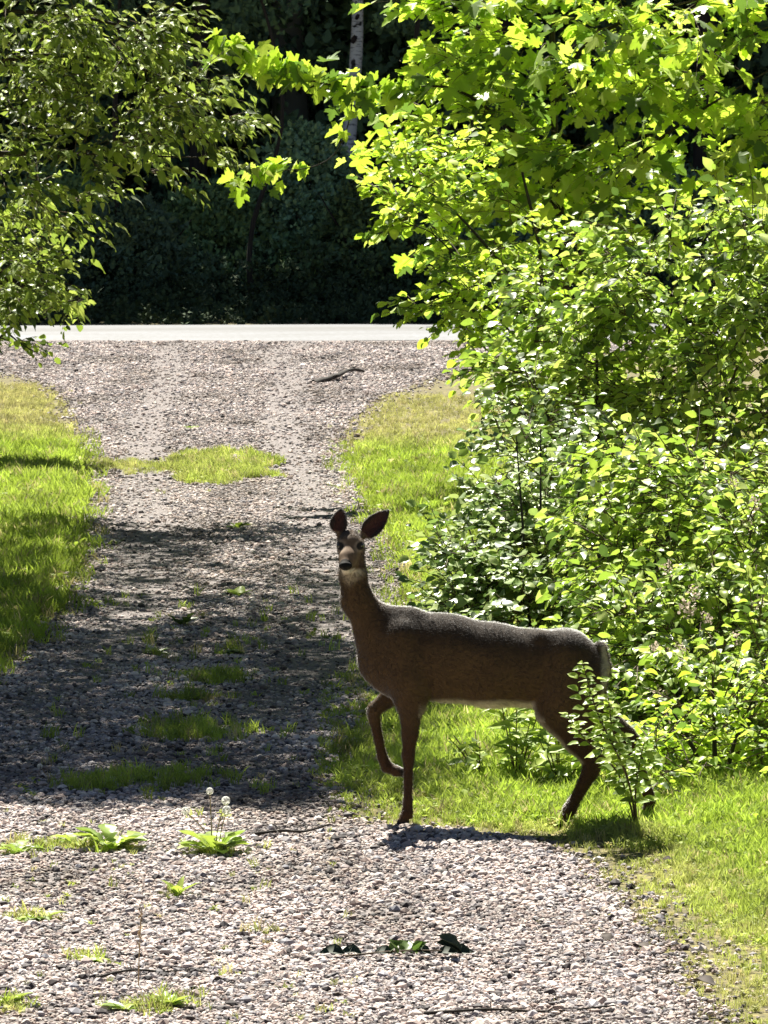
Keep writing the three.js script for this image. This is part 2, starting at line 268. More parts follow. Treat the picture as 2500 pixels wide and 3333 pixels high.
const barkDark = std(0.055, 0.045, 0.035, 0.95, { map: dataTex(256, (u, v) => { const k = 0.75 + 0.5 * fbm(u * 14, v * 5, 4); return [k, k, k]; }, true) }), barkTwig = std(0.09, 0.065, 0.04, 0.9);

const allLeaves = [];                                        // every leaf, so that those in plain view can be picked
function plantLeaf(plant, p, tip, nrm, size, r) {
  const y = tip.clone().normalize(), x = V(0, 0, 0).crossVectors(y, nrm); if (x.lengthSq() < 1e-6) x.set(1, 0, 0); x.normalize(); const z = V(0, 0, 0).crossVectors(x, y);
  const m = new THREE.Matrix4().makeBasis(x, y, z).scale(V(size, size, size)).setPosition(p);
  const l = { plant, m, k: Math.floor(r() * 3), tone: Math.floor(r() * 4), v: 0.85 + 0.3 * r(), c: p.clone().addScaledVector(y, size * 0.5), area: size * Math.abs(z.z) };
  plant.leaves.push(l); allLeaves.push(l);
}
function newPlant(group, kind, pal) { return { group, kind, pal: PAL[pal], leaves: [], twigs: [] }; }
function leafyTwig(plant, a, dir, len, size, gap, r, droop = 0.5, fan = 0.75) {
  const pts = [a.clone()], steps = 3, d = dir.clone().normalize(), p = a.clone();
  for (let i = 0; i < steps; i++) { d.y -= droop * 0.22; d.x += (r() - 0.5) * 0.25; d.z += (r() - 0.5) * 0.25; d.normalize(); p.addScaledVector(d, len / steps); pts.push(p.clone()); }
  plant.twigs.push(pts);
  const n = Math.max(2, Math.round(len / gap));
  for (let i = 0; i <= n; i++) {
    const t = 0.12 + 0.88 * i / n, s = t * steps, j = Math.min(steps - 1, Math.floor(s)), q = pts[j].clone().lerp(pts[j + 1], s - j), along = pts[j + 1].clone().sub(pts[j]).normalize();
    const side = V(0, 1, 0).cross(along).normalize().multiplyScalar(i % 2 ? 1 : -1);
    const tip = along.clone().multiplyScalar(i === n ? 1.2 : 0.55).addScaledVector(side, i === n ? 0 : fan).add(V(gauss(r) * 0.3, gauss(r) * 0.3 - droop * 0.55, gauss(r) * 0.3)).normalize();
    const nrm = V(gauss(r) * 0.55 - 0.1, 0.72 + gauss(r) * 0.35, (plant.lean ?? -0.35) + gauss(r) * 0.6).normalize();
    plantLeaf(plant, q.addScaledVector(tip, size * 0.25), tip, nrm, size * (0.45 + 0.85 * r()), r);
  }
}
// a cloud of leafy twigs: [px, py, distance, half width px, half height px, half depth m, twigs]
function blob(plant, [px, py, d, rx, ry, rz, n], size, r, o = {}) {
  const c = at(px, py, d), k = F / d; let sub = null;
  for (let i = 0; i < n * (o.dens ?? 1.6); i++) {
    let x, y, z;
    if (i % 5 === 0 || !sub) { do { x = r() * 2 - 1; y = r() * 2 - 1; z = r() * 2 - 1; } while (x * x + y * y + z * z > 1); sub = [x, y, z]; }
    else { x = sub[0] + gauss(r) * 0.22; y = sub[1] + gauss(r) * 0.2; z = sub[2] + gauss(r) * 0.25; }
    const p = c.clone().add(V(x * rx / k, y * ry / k, z * rz)), dir = V(x + gauss(r) * 0.5 + (o.dx ?? 0), 0.15 + y * 0.4 + gauss(r) * 0.4, z + gauss(r) * 0.5);
    leafyTwig(plant, p, dir, (o.len ?? 0.3) * (0.6 + 0.8 * r()), size, (o.gap ?? size * 0.75), r, o.droop ?? 0.5);
  }
}
const toLocal = (plant) => plant.group.position.clone().negate();
function limb(plant, name, pts, r0, r1, seed = 1, mat = barkDark) { const off = toLocal(plant); return part(plant.group, name, tube(pts.map((p) => p.clone().add(off)), r0, r1, 7, 0, 0.25, seed), mat); }
function pickLeaves(only) {                                  // front leaves in view, nearest first, one or two to a cell of the picture
  const seen = new Map();
  const list = allLeaves.filter((l) => { const q = project(l.c); l.q = q; return q[0] > 0 && q[0] < 2500 && q[1] > 0 && q[1] < 3333; }).sort((a, b) => a.q[2] - b.q[2]);
  for (const l of list) {
    const w = 14, key = Math.floor(l.q[0] / w) + ',' + Math.floor(l.q[1] / w), half = Math.max(0, Math.round(l.area * F / l.q[2] / w * 0.3));
    if (!seen.has(key)) { l.front = l.area / l.q[2]; const [i, j] = key.split(',').map(Number); for (let a = -half; a <= half; a++) for (let b = -half; b <= half; b++) seen.set((i + a) + ',' + (j + b), 1); }
  }
}
const C1 = new THREE.Color();
function finish(plant, most = 300) {
  const off = toLocal(plant), chosen = new Set(plant.leaves.filter((l) => l.front).sort((a, b) => b.front - a.front).slice(0, most)), geos = LEAVES[plant.kind];
  const T = new THREE.Matrix4().makeTranslation(off.x, off.y, off.z);
  for (const l of chosen) { const m = part(plant.group, 'leaf', geos[l.k], plant.pal.mats[l.tone]); m.applyMatrix4(l.m.clone().premultiply(T)); }
  for (let k = 0; k < 3; k++) {
    const rest = plant.leaves.filter((l) => l.k === k && !chosen.has(l)); if (!rest.length) continue;
    const im = shadows(new THREE.InstancedMesh(geos[k], plant.pal.white, rest.length)); im.name = 'foliage'; im.userData.kind = 'stuff';
    rest.forEach((l, i) => { im.setMatrixAt(i, l.m.clone().premultiply(T)); const c = plant.pal.tones[l.tone]; im.setColorAt(i, C1.setRGB(c[0] * l.v, c[1] * l.v, c[2] * l.v)); });
    plant.group.add(im);
  }
  if (plant.twigs.length) { const g = mergeGeometries(plant.twigs.map((p) => tube(p.map((q) => q.clone().add(off)), plant.twigR ?? 0.004, 0.0015, 3, 3))); const m = part(plant.group, 'twigs', g, barkTwig); m.userData.kind = 'stuff'; }
}
const plants = [];
function plant(name, label, category, base, kind, pal, group) { const p = newPlant(thing(name, label, category, base, group), kind, pal); plants.push(p); return p; }

grass('ragged yellow green tufts among the dandelions on the near gravel', 'grass_tuft', strew(-19.5, -25.4, -1.7, -0.1, 900, 26, (x, z, r) => {
  const [px, py] = project(V(x, 0, z)); let k = 0;
  for (const [cx, cy, rx, ry] of [[120, 2775, 190, 26], [330, 2778, 170, 30], [690, 2795, 110, 26], [110, 3010, 120, 20], [290, 3145, 110, 18], [500, 3300, 220, 40], [30, 3300, 110, 40], [860, 3060, 90, 14], [560, 2935, 40, 18]]) k = Math.max(k, 1 - Math.hypot((px - cx) / rx, (py - cy) / ry));
  if (r() > k * 1.2 + 0.5 * fbm(x * 5, z * 5, 1) - 0.1 && r() > 0.012) return null; return { y: 0.02, s: 0.22 + 0.35 * r() * r() + 0.2 * k, dry: 0.7 * r() };
}), 36, 0.12);

// ---------------------------------------------------------------- the thicket on the right
{ // maple with large lobed leaves, one bough reaching across the drive
  const r = rng(101), base = ground(1850, 1598), p = plant('maple_tree', 'maple with large glowing lime leaves, one bough reaching left across the top', 'tree', base, 'maple', 'lime');
  const top = at(1800, -350, 45.00), mid = at(1835, 900, 45.00), up = at(1800, 300, 45.00);
  limb(p, 'trunk', [base.clone(), at(1852, 1500, 45.00), mid, up, top], 0.06, 0.014, 1);
  limb(p, 'branch', [at(1820, 640, 45.00), at(1660, 420, 44.90), at(1480, 290, 44.80), at(1300, 285, 44.70), at(1050, 272, 44.60), at(900, 215, 44.60), at(720, 150, 44.50)], 0.016, 0.003, 2);
  limb(p, 'branch', [at(1150, 282, 44.65), at(1135, 400, 44.60), at(1085, 505, 44.60), at(1010, 545, 44.55), at(880, 560, 44.50), at(760, 605, 44.50)], 0.006, 0.002, 3);
  limb(p, 'branch', [at(1830, 800, 45.00), at(2020, 560, 45.00), at(2250, 380, 44.80), at(2500, 230, 44.60)], 0.02, 0.006, 4);
  limb(p, 'branch', [at(1825, 700, 45.00), at(1700, 520, 45.30), at(1560, 420, 45.30), at(1450, 430, 45.40)], 0.014, 0.004, 5);
  limb(p, 'branch', [at(1810, 360, 45.00), at(1900, 150, 44.80), at(2150, 30, 44.70), at(2500, -40, 44.50)], 0.018, 0.006, 6);
  limb(p, 'branch', [at(1835, 900, 45.00), at(1640, 800, 45.00), at(1500, 830, 45.00)], 0.013, 0.004, 7);
  const B = [[1580, 130, 45.00, 200, 170, 0.7, 26], [1820, 160, 45.00, 260, 230, 0.9, 42], [2150, 130, 44.60, 300, 220, 0.9, 46], [2420, 260, 44.40, 220, 300, 0.9, 44], [1530, 420, 45.00, 130, 130, 0.5, 18], [1760, 470, 45.00, 240, 170, 0.8, 36], [2100, 470, 44.60, 280, 190, 0.8, 42],
    [1620, 660, 45.00, 170, 120, 0.6, 24], [1880, 720, 44.60, 260, 150, 0.8, 34], [2300, 690, 44.40, 260, 180, 0.8, 32], [1500, 800, 45.00, 90, 100, 0.5, 12], [1430, 240, 44.90, 70, 110, 0.3, 8], [1480, 60, 45.00, 130, 80, 0.4, 10],
    [2650, 100, 44.60, 200, 400, 1.0, 20], [2000, 1000, 44.80, 250, 140, 0.6, 14], [1680, 950, 45.00, 160, 120, 0.5, 12]];
  for (const b of B) { b[5] *= 0.6; blob(p, b, 0.155, r, { len: 0.42, gap: 0.105, droop: 0.6, dens: 1.15 }); };
  // the bough: leaves crowd along it
  const line = (pts, n, size, spread) => { const c = new THREE.CatmullRomCurve3(pts); for (let i = 0; i < n; i++) { const q = c.getPoint(r()).add(V(gauss(r) * 0.05, gauss(r) * spread, gauss(r) * 0.1)); const tip = V(gauss(r) * 0.8 - 0.3, -0.55 + gauss(r) * 0.5, gauss(r) * 0.5 + 0.2).normalize(); plantLeaf(p, q, tip, V(gauss(r) * 0.4, 0.75, -0.45 + gauss(r) * 0.5).normalize(), size * (0.6 + 0.6 * r()), r); } };
  line([at(1420, 280, 44.70), at(1250, 275, 44.65), at(1050, 245, 44.60), at(900, 205, 44.60)], 85, 0.15, 0.07);
  line([at(960, 235, 44.60), at(860, 190, 44.60), at(780, 150, 44.50), at(690, 140, 44.50)], 60, 0.15, 0.09);
  line([at(1200, 320, 44.60), at(1110, 330, 44.60)], 14, 0.12, 0.06);
  line([at(1150, 380, 44.60), at(1120, 420, 44.60), at(1100, 450, 44.60)], 5, 0.14, 0.03);
  line([at(1000, 535, 44.55), at(900, 550, 44.50), at(830, 565, 44.50), at(760, 600, 44.50)], 34, 0.14, 0.05);
  line([at(900, 590, 44.50), at(890, 625, 44.50)], 3, 0.13, 0.02);
}
{ // small leaved young tree that pokes left out of the mass
  const r = rng(102), base = ground(1640, 1880), p = plant('young_birch', 'young tree with small oval leaves leaning left under the maple leaves', 'tree', base, 'round', 'lime');
  limb(p, 'trunk', [base.clone(), at(1700, 1400, 37), at(1740, 1150, 37), at(1760, 850, 37), at(1700, 560, 37)], 0.03, 0.008, 11);
  limb(p, 'branch', [at(1745, 1000, 37), at(1600, 820, 37), at(1420, 640, 37), at(1270, 580, 37)], 0.012, 0.003, 12);
  limb(p, 'branch', [at(1735, 1200, 37), at(1600, 1010, 37), at(1480, 960, 37), at(1350, 1010, 37)], 0.010, 0.003, 13);
  limb(p, 'branch', [at(1480, 830, 37), at(1400, 755, 37), at(1320, 725, 37)], 0.006, 0.002, 14);
  const B = [[1330, 570, 37, 85, 70, 0.3, 26], [1280, 650, 37, 45, 60, 0.25, 14], [1380, 680, 37, 70, 45, 0.3, 12], [1480, 570, 37, 110, 110, 0.4, 26], [1560, 920, 37, 120, 110, 0.5, 32], [1430, 1005, 37, 80, 35, 0.3, 12], [1370, 905, 37, 40, 25, 0.2, 5], [1380, 735, 37, 60, 14, 0.15, 5], [1700, 1080, 37, 130, 130, 0.5, 40], [1640, 1160, 37, 60, 80, 0.4, 14], [1640, 800, 37, 150, 110, 0.5, 24], [1800, 1250, 37, 150, 130, 0.5, 34], [1530, 1065, 37, 50, 30, 0.3, 6]];
  for (const b of B) blob(p, b, 0.062, r, { len: 0.22, gap: 0.042, droop: 0.35 });
}
{
  const r = rng(103), base = ground(2010, 2020), p = plant('alder_shrub', 'tall alder shrub filling the middle of the thicket below the maple', 'shrub', base, 'oval', 'mid');
  for (const [x, y, x2, y2, k] of [[1950, 1500, 1940, 1000, 1], [2120, 1500, 2200, 900, 2], [1900, 1650, 1700, 1150, 3], [2250, 1600, 2450, 1050, 4]]) limb(p, 'stem', [base.clone().add(V((k - 2.5) * 0.03, 0, 0)), at(x, y, 34.4), at(x2, y2, 34.6)], 0.022, 0.006, 20 + k);
  const B = [[1900, 1020, 34.9, 200, 150, 0.5, 56], [2150, 1000, 34.4, 230, 190, 0.6, 76], [2400, 980, 34.0, 200, 230, 0.6, 72], [1850, 1250, 34.8, 190, 150, 0.5, 52], [2100, 1280, 34.4, 230, 190, 0.6, 72], [2380, 1330, 34.0, 220, 220, 0.6, 76], [1760, 1200, 35.4, 100, 130, 0.4, 24], [2200, 800, 34.4, 260, 90, 0.5, 30], [2480, 750, 34.0, 130, 110, 0.4, 20], [2600, 1100, 34.0, 150, 300, 0.6, 30]];
  B.push([2300, 1430, 36.9, 260, 170, 0.3, 50], [2020, 1450, 36.9, 190, 150, 0.3, 36], [2480, 1200, 36.9, 120, 200, 0.3, 30], [1860, 1420, 36.4, 120, 120, 0.3, 24]);
  for (const b of B) blob(p, b, 0.076, r, { len: 0.26, gap: 0.05, droop: 0.45, dens: 1.9 });
}
{
  const r = rng(104), base = ground(1760, 2280), p = plant('glossy_shrub', 'low shrub of small pale glossy leaves behind the back of the deer', 'shrub', base, 'round', 'pale'); p.lean = 0.12;
  for (const [x, y, k] of [[1520, 1700, 1], [1680, 1420, 2], [1760, 1400, 3], [1900, 1480, 4], [1450, 1830, 5]]) limb(p, 'stem', [base.clone().add(V((k - 3) * 0.03, 0, 0)), at(lerp(1760, x, 0.6), lerp(2280, y, 0.5), 30.1), at(x, y, 30.4)], 0.012, 0.003, 30 + k);
  const B = [[1720, 1500, 31.5, 100, 130, 0.4, 44], [1680, 1680, 31, 140, 110, 0.4, 46], [1640, 1860, 30.3, 170, 100, 0.4, 62], [1780, 1650, 30.8, 170, 160, 0.5, 70], [1820, 1850, 30.3, 170, 140, 0.5, 60], [1520, 1860, 30.2, 80, 80, 0.3, 22], [1520, 1955, 30.0, 100, 50, 0.3, 26], [1740, 1990, 29.8, 200, 60, 0.4, 34], [1740, 1340, 32, 80, 90, 0.3, 22], [1440, 1800, 30.3, 40, 60, 0.2, 8], [1720, 2100, 29.6, 200, 110, 0.4, 34], [1500, 2080, 29.8, 110, 90, 0.3, 16]];
  for (const b of B) blob(p, b, 0.05, r, { len: 0.2, gap: 0.034, droop: 0.25, dens: 1.9 });
}
{
  const r = rng(105), base = ground(2110, 2480), p = plant('leafy_bush', 'broad leafy bush on the right behind the rump of the deer', 'bush', base, 'oval', 'mid');
  for (const [x, y, k] of [[1990, 2390, 1], [2150, 2000, 2], [2330, 1850, 3], [2060, 1750, 4]]) limb(p, 'stem', [base.clone().add(V((k - 2.5) * 0.04, 0, 0)), at(lerp(2110, x, 0.35) + 25, lerp(2480, y, 0.33), 28.0), at(lerp(2110, x, 0.7), lerp(2480, y, 0.66), 28.8), at(x, y, 29.4)], 0.022, 0.004, 40 + k);
  const B = [[2060, 1560, 30, 180, 150, 0.5, 60], [2300, 1600, 29.6, 210, 170, 0.5, 70], [2050, 1830, 29.4, 170, 150, 0.5, 60], [2250, 1880, 29, 180, 160, 0.5, 60], [2440, 1850, 29, 120, 220, 0.5, 54], [2060, 2080, 28.4, 150, 150, 0.45, 52], [2250, 2150, 28.2, 170, 150, 0.5, 60], [2440, 2180, 28, 120, 180, 0.5, 50], [2010, 2290, 28, 100, 130, 0.4, 34], [2600, 1900, 29, 120, 400, 0.5, 40]];
  for (const b of B) blob(p, b, 0.064, r, { len: 0.22, gap: 0.042, droop: 0.4, dens: 2.1 });
}
{
  const r = rng(131), petals = []; for (let i = 0; i < 40; i++) { const q = new THREE.CircleGeometry(0.006, 5); q.lookAt(V(gauss(r), gauss(r) + 0.6, gauss(r))); q.translate(gauss(r) * 0.022, gauss(r) * 0.03, gauss(r) * 0.022); petals.push(q); }
  const fg = mergeGeometries(petals), fm = std(0.58, 0.47, 0.40, 1, { transmission: 0.4, thickness: 0 }), p = plants[plants.length - 1], off = toLocal(p);
  for (const [x, y, d] of [[2455, 1640, 28.6], [2430, 1700, 28.6], [2260, 1930, 28.2], [2235, 1980, 28.2], [2300, 2010, 28.1], [2180, 1850, 28.6], [2150, 2260, 27.6], [2215, 2110, 27.8], [2380, 1570, 28.8], [2330, 2200, 27.7], [2130, 2110, 27.8], [2470, 1960, 28.1], [2400, 2080, 27.9], [2060, 1960, 28.6]]) { const m = part(p.group, 'flower_cluster', fg, fm); m.position.copy(at(x, y, d)).add(off); m.rotation.set(r(), r() * 6, r()); m.scale.setScalar(0.8 + 0.7 * r()); }
}
{
  const r = rng(106), base = ground(2330, 2560), p = plant('leafy_bush', 'lowest bush at the right edge rising out of the bright grass', 'bush', base, 'oval', 'lime');
  for (const [x, y, k] of [[2180, 2300, 1], [2320, 2200, 2], [2450, 2280, 3]]) limb(p, 'stem', [base.clone().add(V((k - 2) * 0.04, 0, 0)), at(lerp(2330, x, 0.5), lerp(2560, y, 0.5), 26.5), at(x, y, 26.6)], 0.014, 0.004, 50 + k);
  const B = [[2180, 2380, 26.8, 150, 120, 0.4, 48], [2350, 2380, 26.6, 160, 140, 0.4, 54], [2470, 2450, 26.4, 90, 130, 0.4, 30], [2250, 2510, 26.3, 150, 70, 0.3, 26], [2050, 2430, 26.9, 90, 90, 0.3, 20], [2110, 2480, 26.0, 80, 100, 0.3, 26], [2040, 2530, 26.0, 60, 50, 0.2, 12], [2600, 2400, 26.4, 120, 150, 0.4, 20]];
  for (const b of B) blob(p, b, 0.056, r, { len: 0.2, gap: 0.042, droop: 0.4 });
  }
{ // sapling before the hind leg of the deer
  const r = rng(107), base = ground(2075, 2700), d = -base.z - 0.5, p = plant('leafy_sapling', 'thin leafy sapling standing in front of the hind leg of the deer', 'sapling', base, 'oval', 'weed');
  const stems = [[[2075, 2700], [2030, 2500], [1945, 2320], [1897, 2160]], [[2075, 2700], [2040, 2520], [1995, 2380], [1980, 2270]], [[2075, 2700], [2000, 2500], [1900, 2400], [1850, 2330]], [[2075, 2700], [2070, 2560], [2085, 2470], [2100, 2400]]];
  stems.forEach((s, k) => {
    const pts = s.map(([x, y], i) => at(x, y, d - i * 0.02 + k * 0.03)); pts[0].copy(base); limb(p, 'stem', pts, 0.005, 0.002, 60 + k, barkTwig);
    const c = new THREE.CatmullRomCurve3(pts), n = [26, 20, 16, 24][k];
    for (let i = 0; i < n; i++) for (const s2 of [-1, 1]) { const t = (k ? 0.22 : 0.4) + (k ? 0.78 : 0.6) * i / (n - 1), q = c.getPoint(t), a = i * 1.3 + (s2 > 0 ? Math.PI : 0); const tip = V(Math.cos(a), 0.15 + gauss(r) * 0.3, Math.sin(a) * 0.7).normalize(); plantLeaf(p, q, tip, V(gauss(r) * 0.4, 0.8, 0.4).normalize(), 0.062 * (1.1 - 0.5 * t) * (0.8 + 0.5 * r()), r); if (r() < 0.5 && t < 0.9) plantLeaf(p, q.clone().addScaledVector(tip, 0.05), V(tip.x, tip.y + 0.4 * gauss(r), tip.z + 0.5 * gauss(r)).normalize(), V(gauss(r) * 0.5, 0.8, 0.5).normalize(), 0.05, r); }
  });
}
{ // broad leaved weeds under the belly
  const spots = [[1680, 2570, 26.2, 'tall broad leaved weed under the belly of the deer', 90, 0.44], [1820, 2590, 26.0, 'narrow leaved weed just left of the hoof of the hind leg', 50, 0.34], [1560, 2560, 26.4, 'pale thin weed in the dim grass behind the standing foreleg', 36, 0.26]];
  spots.forEach(([x, y, , label, n, h], i) => {
    const r = rng(110 + i), base = ground(x, y), p = plant('leafy_weed', label, 'weed', base, i === 2 ? 'oval' : 'lance', 'weed');
    for (let s = 0; s < 6; s++) {
      const a = r() * 6.28, lean = 0.22 * r(), top = base.clone().add(V(Math.cos(a) * lean, h * (0.6 + 0.4 * r()), Math.sin(a) * lean)); limb(p, 'stem', [base.clone(), base.clone().lerp(top, 0.5).add(V(0, 0.03, 0)), top], 0.004, 0.002, 70 + s, barkTwig);
      for (let k = 0; k < n / 6; k++) { const t = 0.2 + 0.8 * r(), q = base.clone().lerp(top, t), b = r() * 6.28; plantLeaf(p, q, V(Math.cos(b), 0.35 + gauss(r) * 0.4, Math.sin(b)).normalize(), V(gauss(r) * 0.4, 0.8, 0.4 + gauss(r) * 0.3).normalize(), (i === 2 ? 0.06 : 0.115) * (0.7 + 0.5 * r()), r); }
    }
  });
}
// ---------------------------------------------------------------- the tree on the left, with the crown that shades the drive
{
  const r = rng(120), base = V(-3.9, 0, -41), p = plant('shade_tree', 'big tree hanging over the drive from the left with drooping leafy boughs', 'tree', base, 'point', 'shade'); p.lean = 0.2;
  const B = [[60, 60, 42.5, 220, 130, 0.8, 44], [330, 70, 42.5, 190, 110, 0.8, 38], [470, 150, 42.9, 110, 100, 0.5, 22], [130, 300, 42.5, 230, 150, 0.8, 44], [420, 310, 42.5, 190, 110, 0.7, 36], [600, 290, 43, 100, 80, 0.5, 16], [300, 480, 42.5, 200, 100, 0.6, 30], [540, 430, 42.7, 120, 60, 0.5, 12], [690, 390, 43, 70, 45, 0.4, 8], [560, 170, 43, 60, 50, 0.4, 8], [80, 540, 42.5, 160, 110, 0.6, 28],
    [480, 560, 42.9, 100, 40, 0.3, 5], [610, 520, 43, 60, 45, 0.3, 4], [60, 730, 42.5, 120, 110, 0.6, 20], [190, 690, 42.7, 110, 70, 0.4, 9], [60, 880, 42.5, 120, 80, 0.5, 15], [20, 990, 42.5, 90, 50, 0.4, 10], [170, 965, 42.7, 80, 24, 0.3, 6], [10, 1080, 42.5, 30, 30, 0.3, 2], [-150, 500, 42.5, 160, 500, 0.8, 50]];
  for (const b of B) blob(p, b, 0.092, r, { len: 0.32, gap: 0.056, droop: 0.45, dx: 0.35, dens: b[1] > 500 ? 1.25 : 1.6 });
  // the crown over the drive, seen only by the shade that it casts
  const t = SUN.clone().multiplyScalar(1 / SUN.y);
  
  for (let i = 0; i < 16000; i++) {
    const px = lerp(-420, 1330, r()), py = 1740 + 900 * Math.sqrt(r()), g = ground(px, py), lim = py > 2050 ? lerp(1330, 1140, smooth(py, 2050, 2400)) : 1400;
    const gx = lerp(-5.5, 1.2, r()), gz = lerp(-25.6, -41, r()); const q = project(V(gx, 0, gz));
    if (q[0] > lim + 60 * gauss(r) + (q[1] > 2150 && q[1] < 2600 && r() < 0.5 ? 130 : 0)) continue;
    const y = q[1] + 70 * fbm(gx * 1.3, gz * 0.9, 21) + 40 * fbm(gx * 5, gz * 3, 4), keep = y > 2640 ? 0 : y > 2120 ? 1 : lerp(0.55, 1, smooth(y, 1900, 2120)) * smooth(y, 1725, 1860); if (q[0] < 240 && y < 2100 ? r() > keep * 0.9 : r() > keep) continue;
    if (y < 2100 && q[0] > 240 && fbm(gx * 1.8, gz * 1.9, 3) > -0.03 && r() < 0.93) continue;
    const h = 4.6 + 3.4 * r(), pos = V(gx, 0, gz).addScaledVector(t, h);
    const dir = V(gauss(r), gauss(r) * 0.5, gauss(r));
    leafyTwig(p, pos, dir, 0.35, 0.15, 0.085, r, 0.4);
  }

  const o = base; const crown = [[-1.6, 6.5, -36], [-2.6, 6.8, -40], [-0.6, 6.2, -38], [-3.2, 7.5, -44], [-1.2, 7.0, -43], [-3.6, 6.0, -35]];
  limb(p, 'trunk', [o.clone(), V(-3.95, 1.5, -41), V(-3.8, 3.2, -41), V(-3.4, 5.2, -40.6), V(-3.0, 7.4, -40.2)], 0.2, 0.07, 80);
  crown.forEach((c, i) => limb(p, 'branch', [V(-3.6, 4.3 + i * 0.25, -40.8), V(lerp(-3.6, c[0], 0.5), 5.4, lerp(-40.8, c[2], 0.5)), V(...c)], 0.06, 0.015, 81 + i));
  [[[-300, 260], [150, 180], [480, 230], [700, 370]], [[-300, 480], [60, 500], [330, 505], [640, 512]], [[-300, 800], [20, 900], [160, 980], [270, 975]], [[-250, 60], [120, 40], [380, 80], [610, 160]], [[-250, 1000], [0, 1010], [70, 1030], [120, 1045]]].forEach((b, i) => limb(p, 'branch', [V(-3.75, 3.2 - i * 0.2, -40.9), ...b.map(([x, y]) => at(x, y, 42.7))], 0.03, 0.004, 90 + i));
}
{ // dim shrub at the left edge, before the road
  const r = rng(140), base = ground(-150, 1500), p = plant('edge_shrub', 'dim shrub at the left edge whose twigs reach across the near side of the road', 'shrub', base, 'round', 'shade');
  limb(p, 'stem', [base.clone(), at(-110, 1250, 48), at(20, 1080, 48), at(150, 1010, 48), at(265, 965, 48)], 0.018, 0.004, 98); limb(p, 'stem', [base.clone(), at(-120, 1200, 48), at(-40, 950, 48), at(40, 800, 48)], 0.018, 0.004, 99); limb(p, 'branch', [at(20, 1080, 48), at(70, 1120, 47.9), at(130, 1155, 47.8)], 0.009, 0.003, 97);
  const B = [[20, 1000, 48, 110, 60, 0.5, 34], [120, 1000, 48, 90, 40, 0.4, 20], [225, 965, 48, 50, 30, 0.3, 9], [20, 880, 48, 90, 70, 0.5, 26], [120, 880, 48, 90, 50, 0.4, 14], [40, 1100, 48, 50, 30, 0.3, 7], [-80, 1050, 48, 80, 150, 0.5, 20], [110, 780, 48, 80, 60, 0.4, 10]];
  for (const b of B) blob(p, b, 0.062, r, { len: 0.24, gap: 0.045, droop: 0.35 });
}
pickLeaves();
for (const p of plants) finish(p, 300);

// ---------------------------------------------------------------- the dark wood beyond the road
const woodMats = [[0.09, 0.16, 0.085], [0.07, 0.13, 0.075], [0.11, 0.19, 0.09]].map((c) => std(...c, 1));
const clump = (seed, n, size, spread) => { const r = rng(seed), out = []; for (let i = 0; i < n; i++) { const g = LEAVES.oval[i % 3].clone(); const m = new THREE.Matrix4().compose(V(gauss(r) * spread, gauss(r) * spread * 0.7, gauss(r) * spread), new THREE.Quaternion().setFromEuler(new THREE.Euler(-1.2 + gauss(r), r() * 6.3, gauss(r))), V(size, size, size).multiplyScalar(0.7 + 0.6 * r())); g.applyMatrix4(m); out.push(g); } return mergeGeometries(out); };
const clumps = [clump(1, 10, 0.11, 0.12), clump(2, 10, 0.13, 0.14), clump(3, 9, 0.10, 0.12)];
function crownOf(parent, name, points, r, scale = 1, mats = woodMats) {
  for (let k = 0; k < 3; k++) {
    const l = points.filter((_, i) => i % 3 === k), im = shadows(new THREE.InstancedMesh(clumps[k], mats[k], l.length)); im.name = name; im.userData.kind = 'stuff';
    l.forEach((p, i) => im.setMatrixAt(i, new THREE.Matrix4().compose(p, new THREE.Quaternion().setFromEuler(new THREE.Euler(gauss(r) * 0.5, r() * 6.3, gauss(r) * 0.5)), V(1, 1, 1).multiplyScalar(scale * (0.7 + 0.6 * r()))))); parent.add(im);
  }
}
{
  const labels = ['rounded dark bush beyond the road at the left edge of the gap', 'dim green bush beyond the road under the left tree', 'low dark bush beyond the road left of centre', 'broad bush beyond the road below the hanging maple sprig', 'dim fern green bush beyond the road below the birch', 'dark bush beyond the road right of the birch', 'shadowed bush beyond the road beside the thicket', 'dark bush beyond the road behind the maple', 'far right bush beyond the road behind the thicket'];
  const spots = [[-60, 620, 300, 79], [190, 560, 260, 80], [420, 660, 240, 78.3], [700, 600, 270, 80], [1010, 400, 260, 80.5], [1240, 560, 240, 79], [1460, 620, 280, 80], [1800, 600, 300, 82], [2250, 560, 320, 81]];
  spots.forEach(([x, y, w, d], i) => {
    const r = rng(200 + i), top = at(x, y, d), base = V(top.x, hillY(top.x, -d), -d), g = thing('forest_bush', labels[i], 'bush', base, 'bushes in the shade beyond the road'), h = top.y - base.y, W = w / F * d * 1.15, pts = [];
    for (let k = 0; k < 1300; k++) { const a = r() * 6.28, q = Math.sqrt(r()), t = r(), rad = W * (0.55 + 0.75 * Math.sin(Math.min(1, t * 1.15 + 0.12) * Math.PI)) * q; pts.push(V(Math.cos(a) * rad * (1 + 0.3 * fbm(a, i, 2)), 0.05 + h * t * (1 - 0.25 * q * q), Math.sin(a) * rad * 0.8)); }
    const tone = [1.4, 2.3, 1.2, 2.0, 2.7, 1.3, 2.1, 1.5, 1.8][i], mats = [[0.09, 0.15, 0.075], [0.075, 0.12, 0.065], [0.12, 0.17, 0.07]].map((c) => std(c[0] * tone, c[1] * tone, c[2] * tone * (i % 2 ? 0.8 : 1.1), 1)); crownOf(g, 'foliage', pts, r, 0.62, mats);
    for (let s = 0; s < 3; s++) part(g, 'stem', tube([V(s * 0.08 - 0.08, 0, 0), V((s - 1) * 0.4, h * 0.45, gauss(r) * 0.2), V((s - 1) * 0.8, h * 0.85, gauss(r) * 0.4)], 0.03, 0.008, 5), barkDark);
  });
}
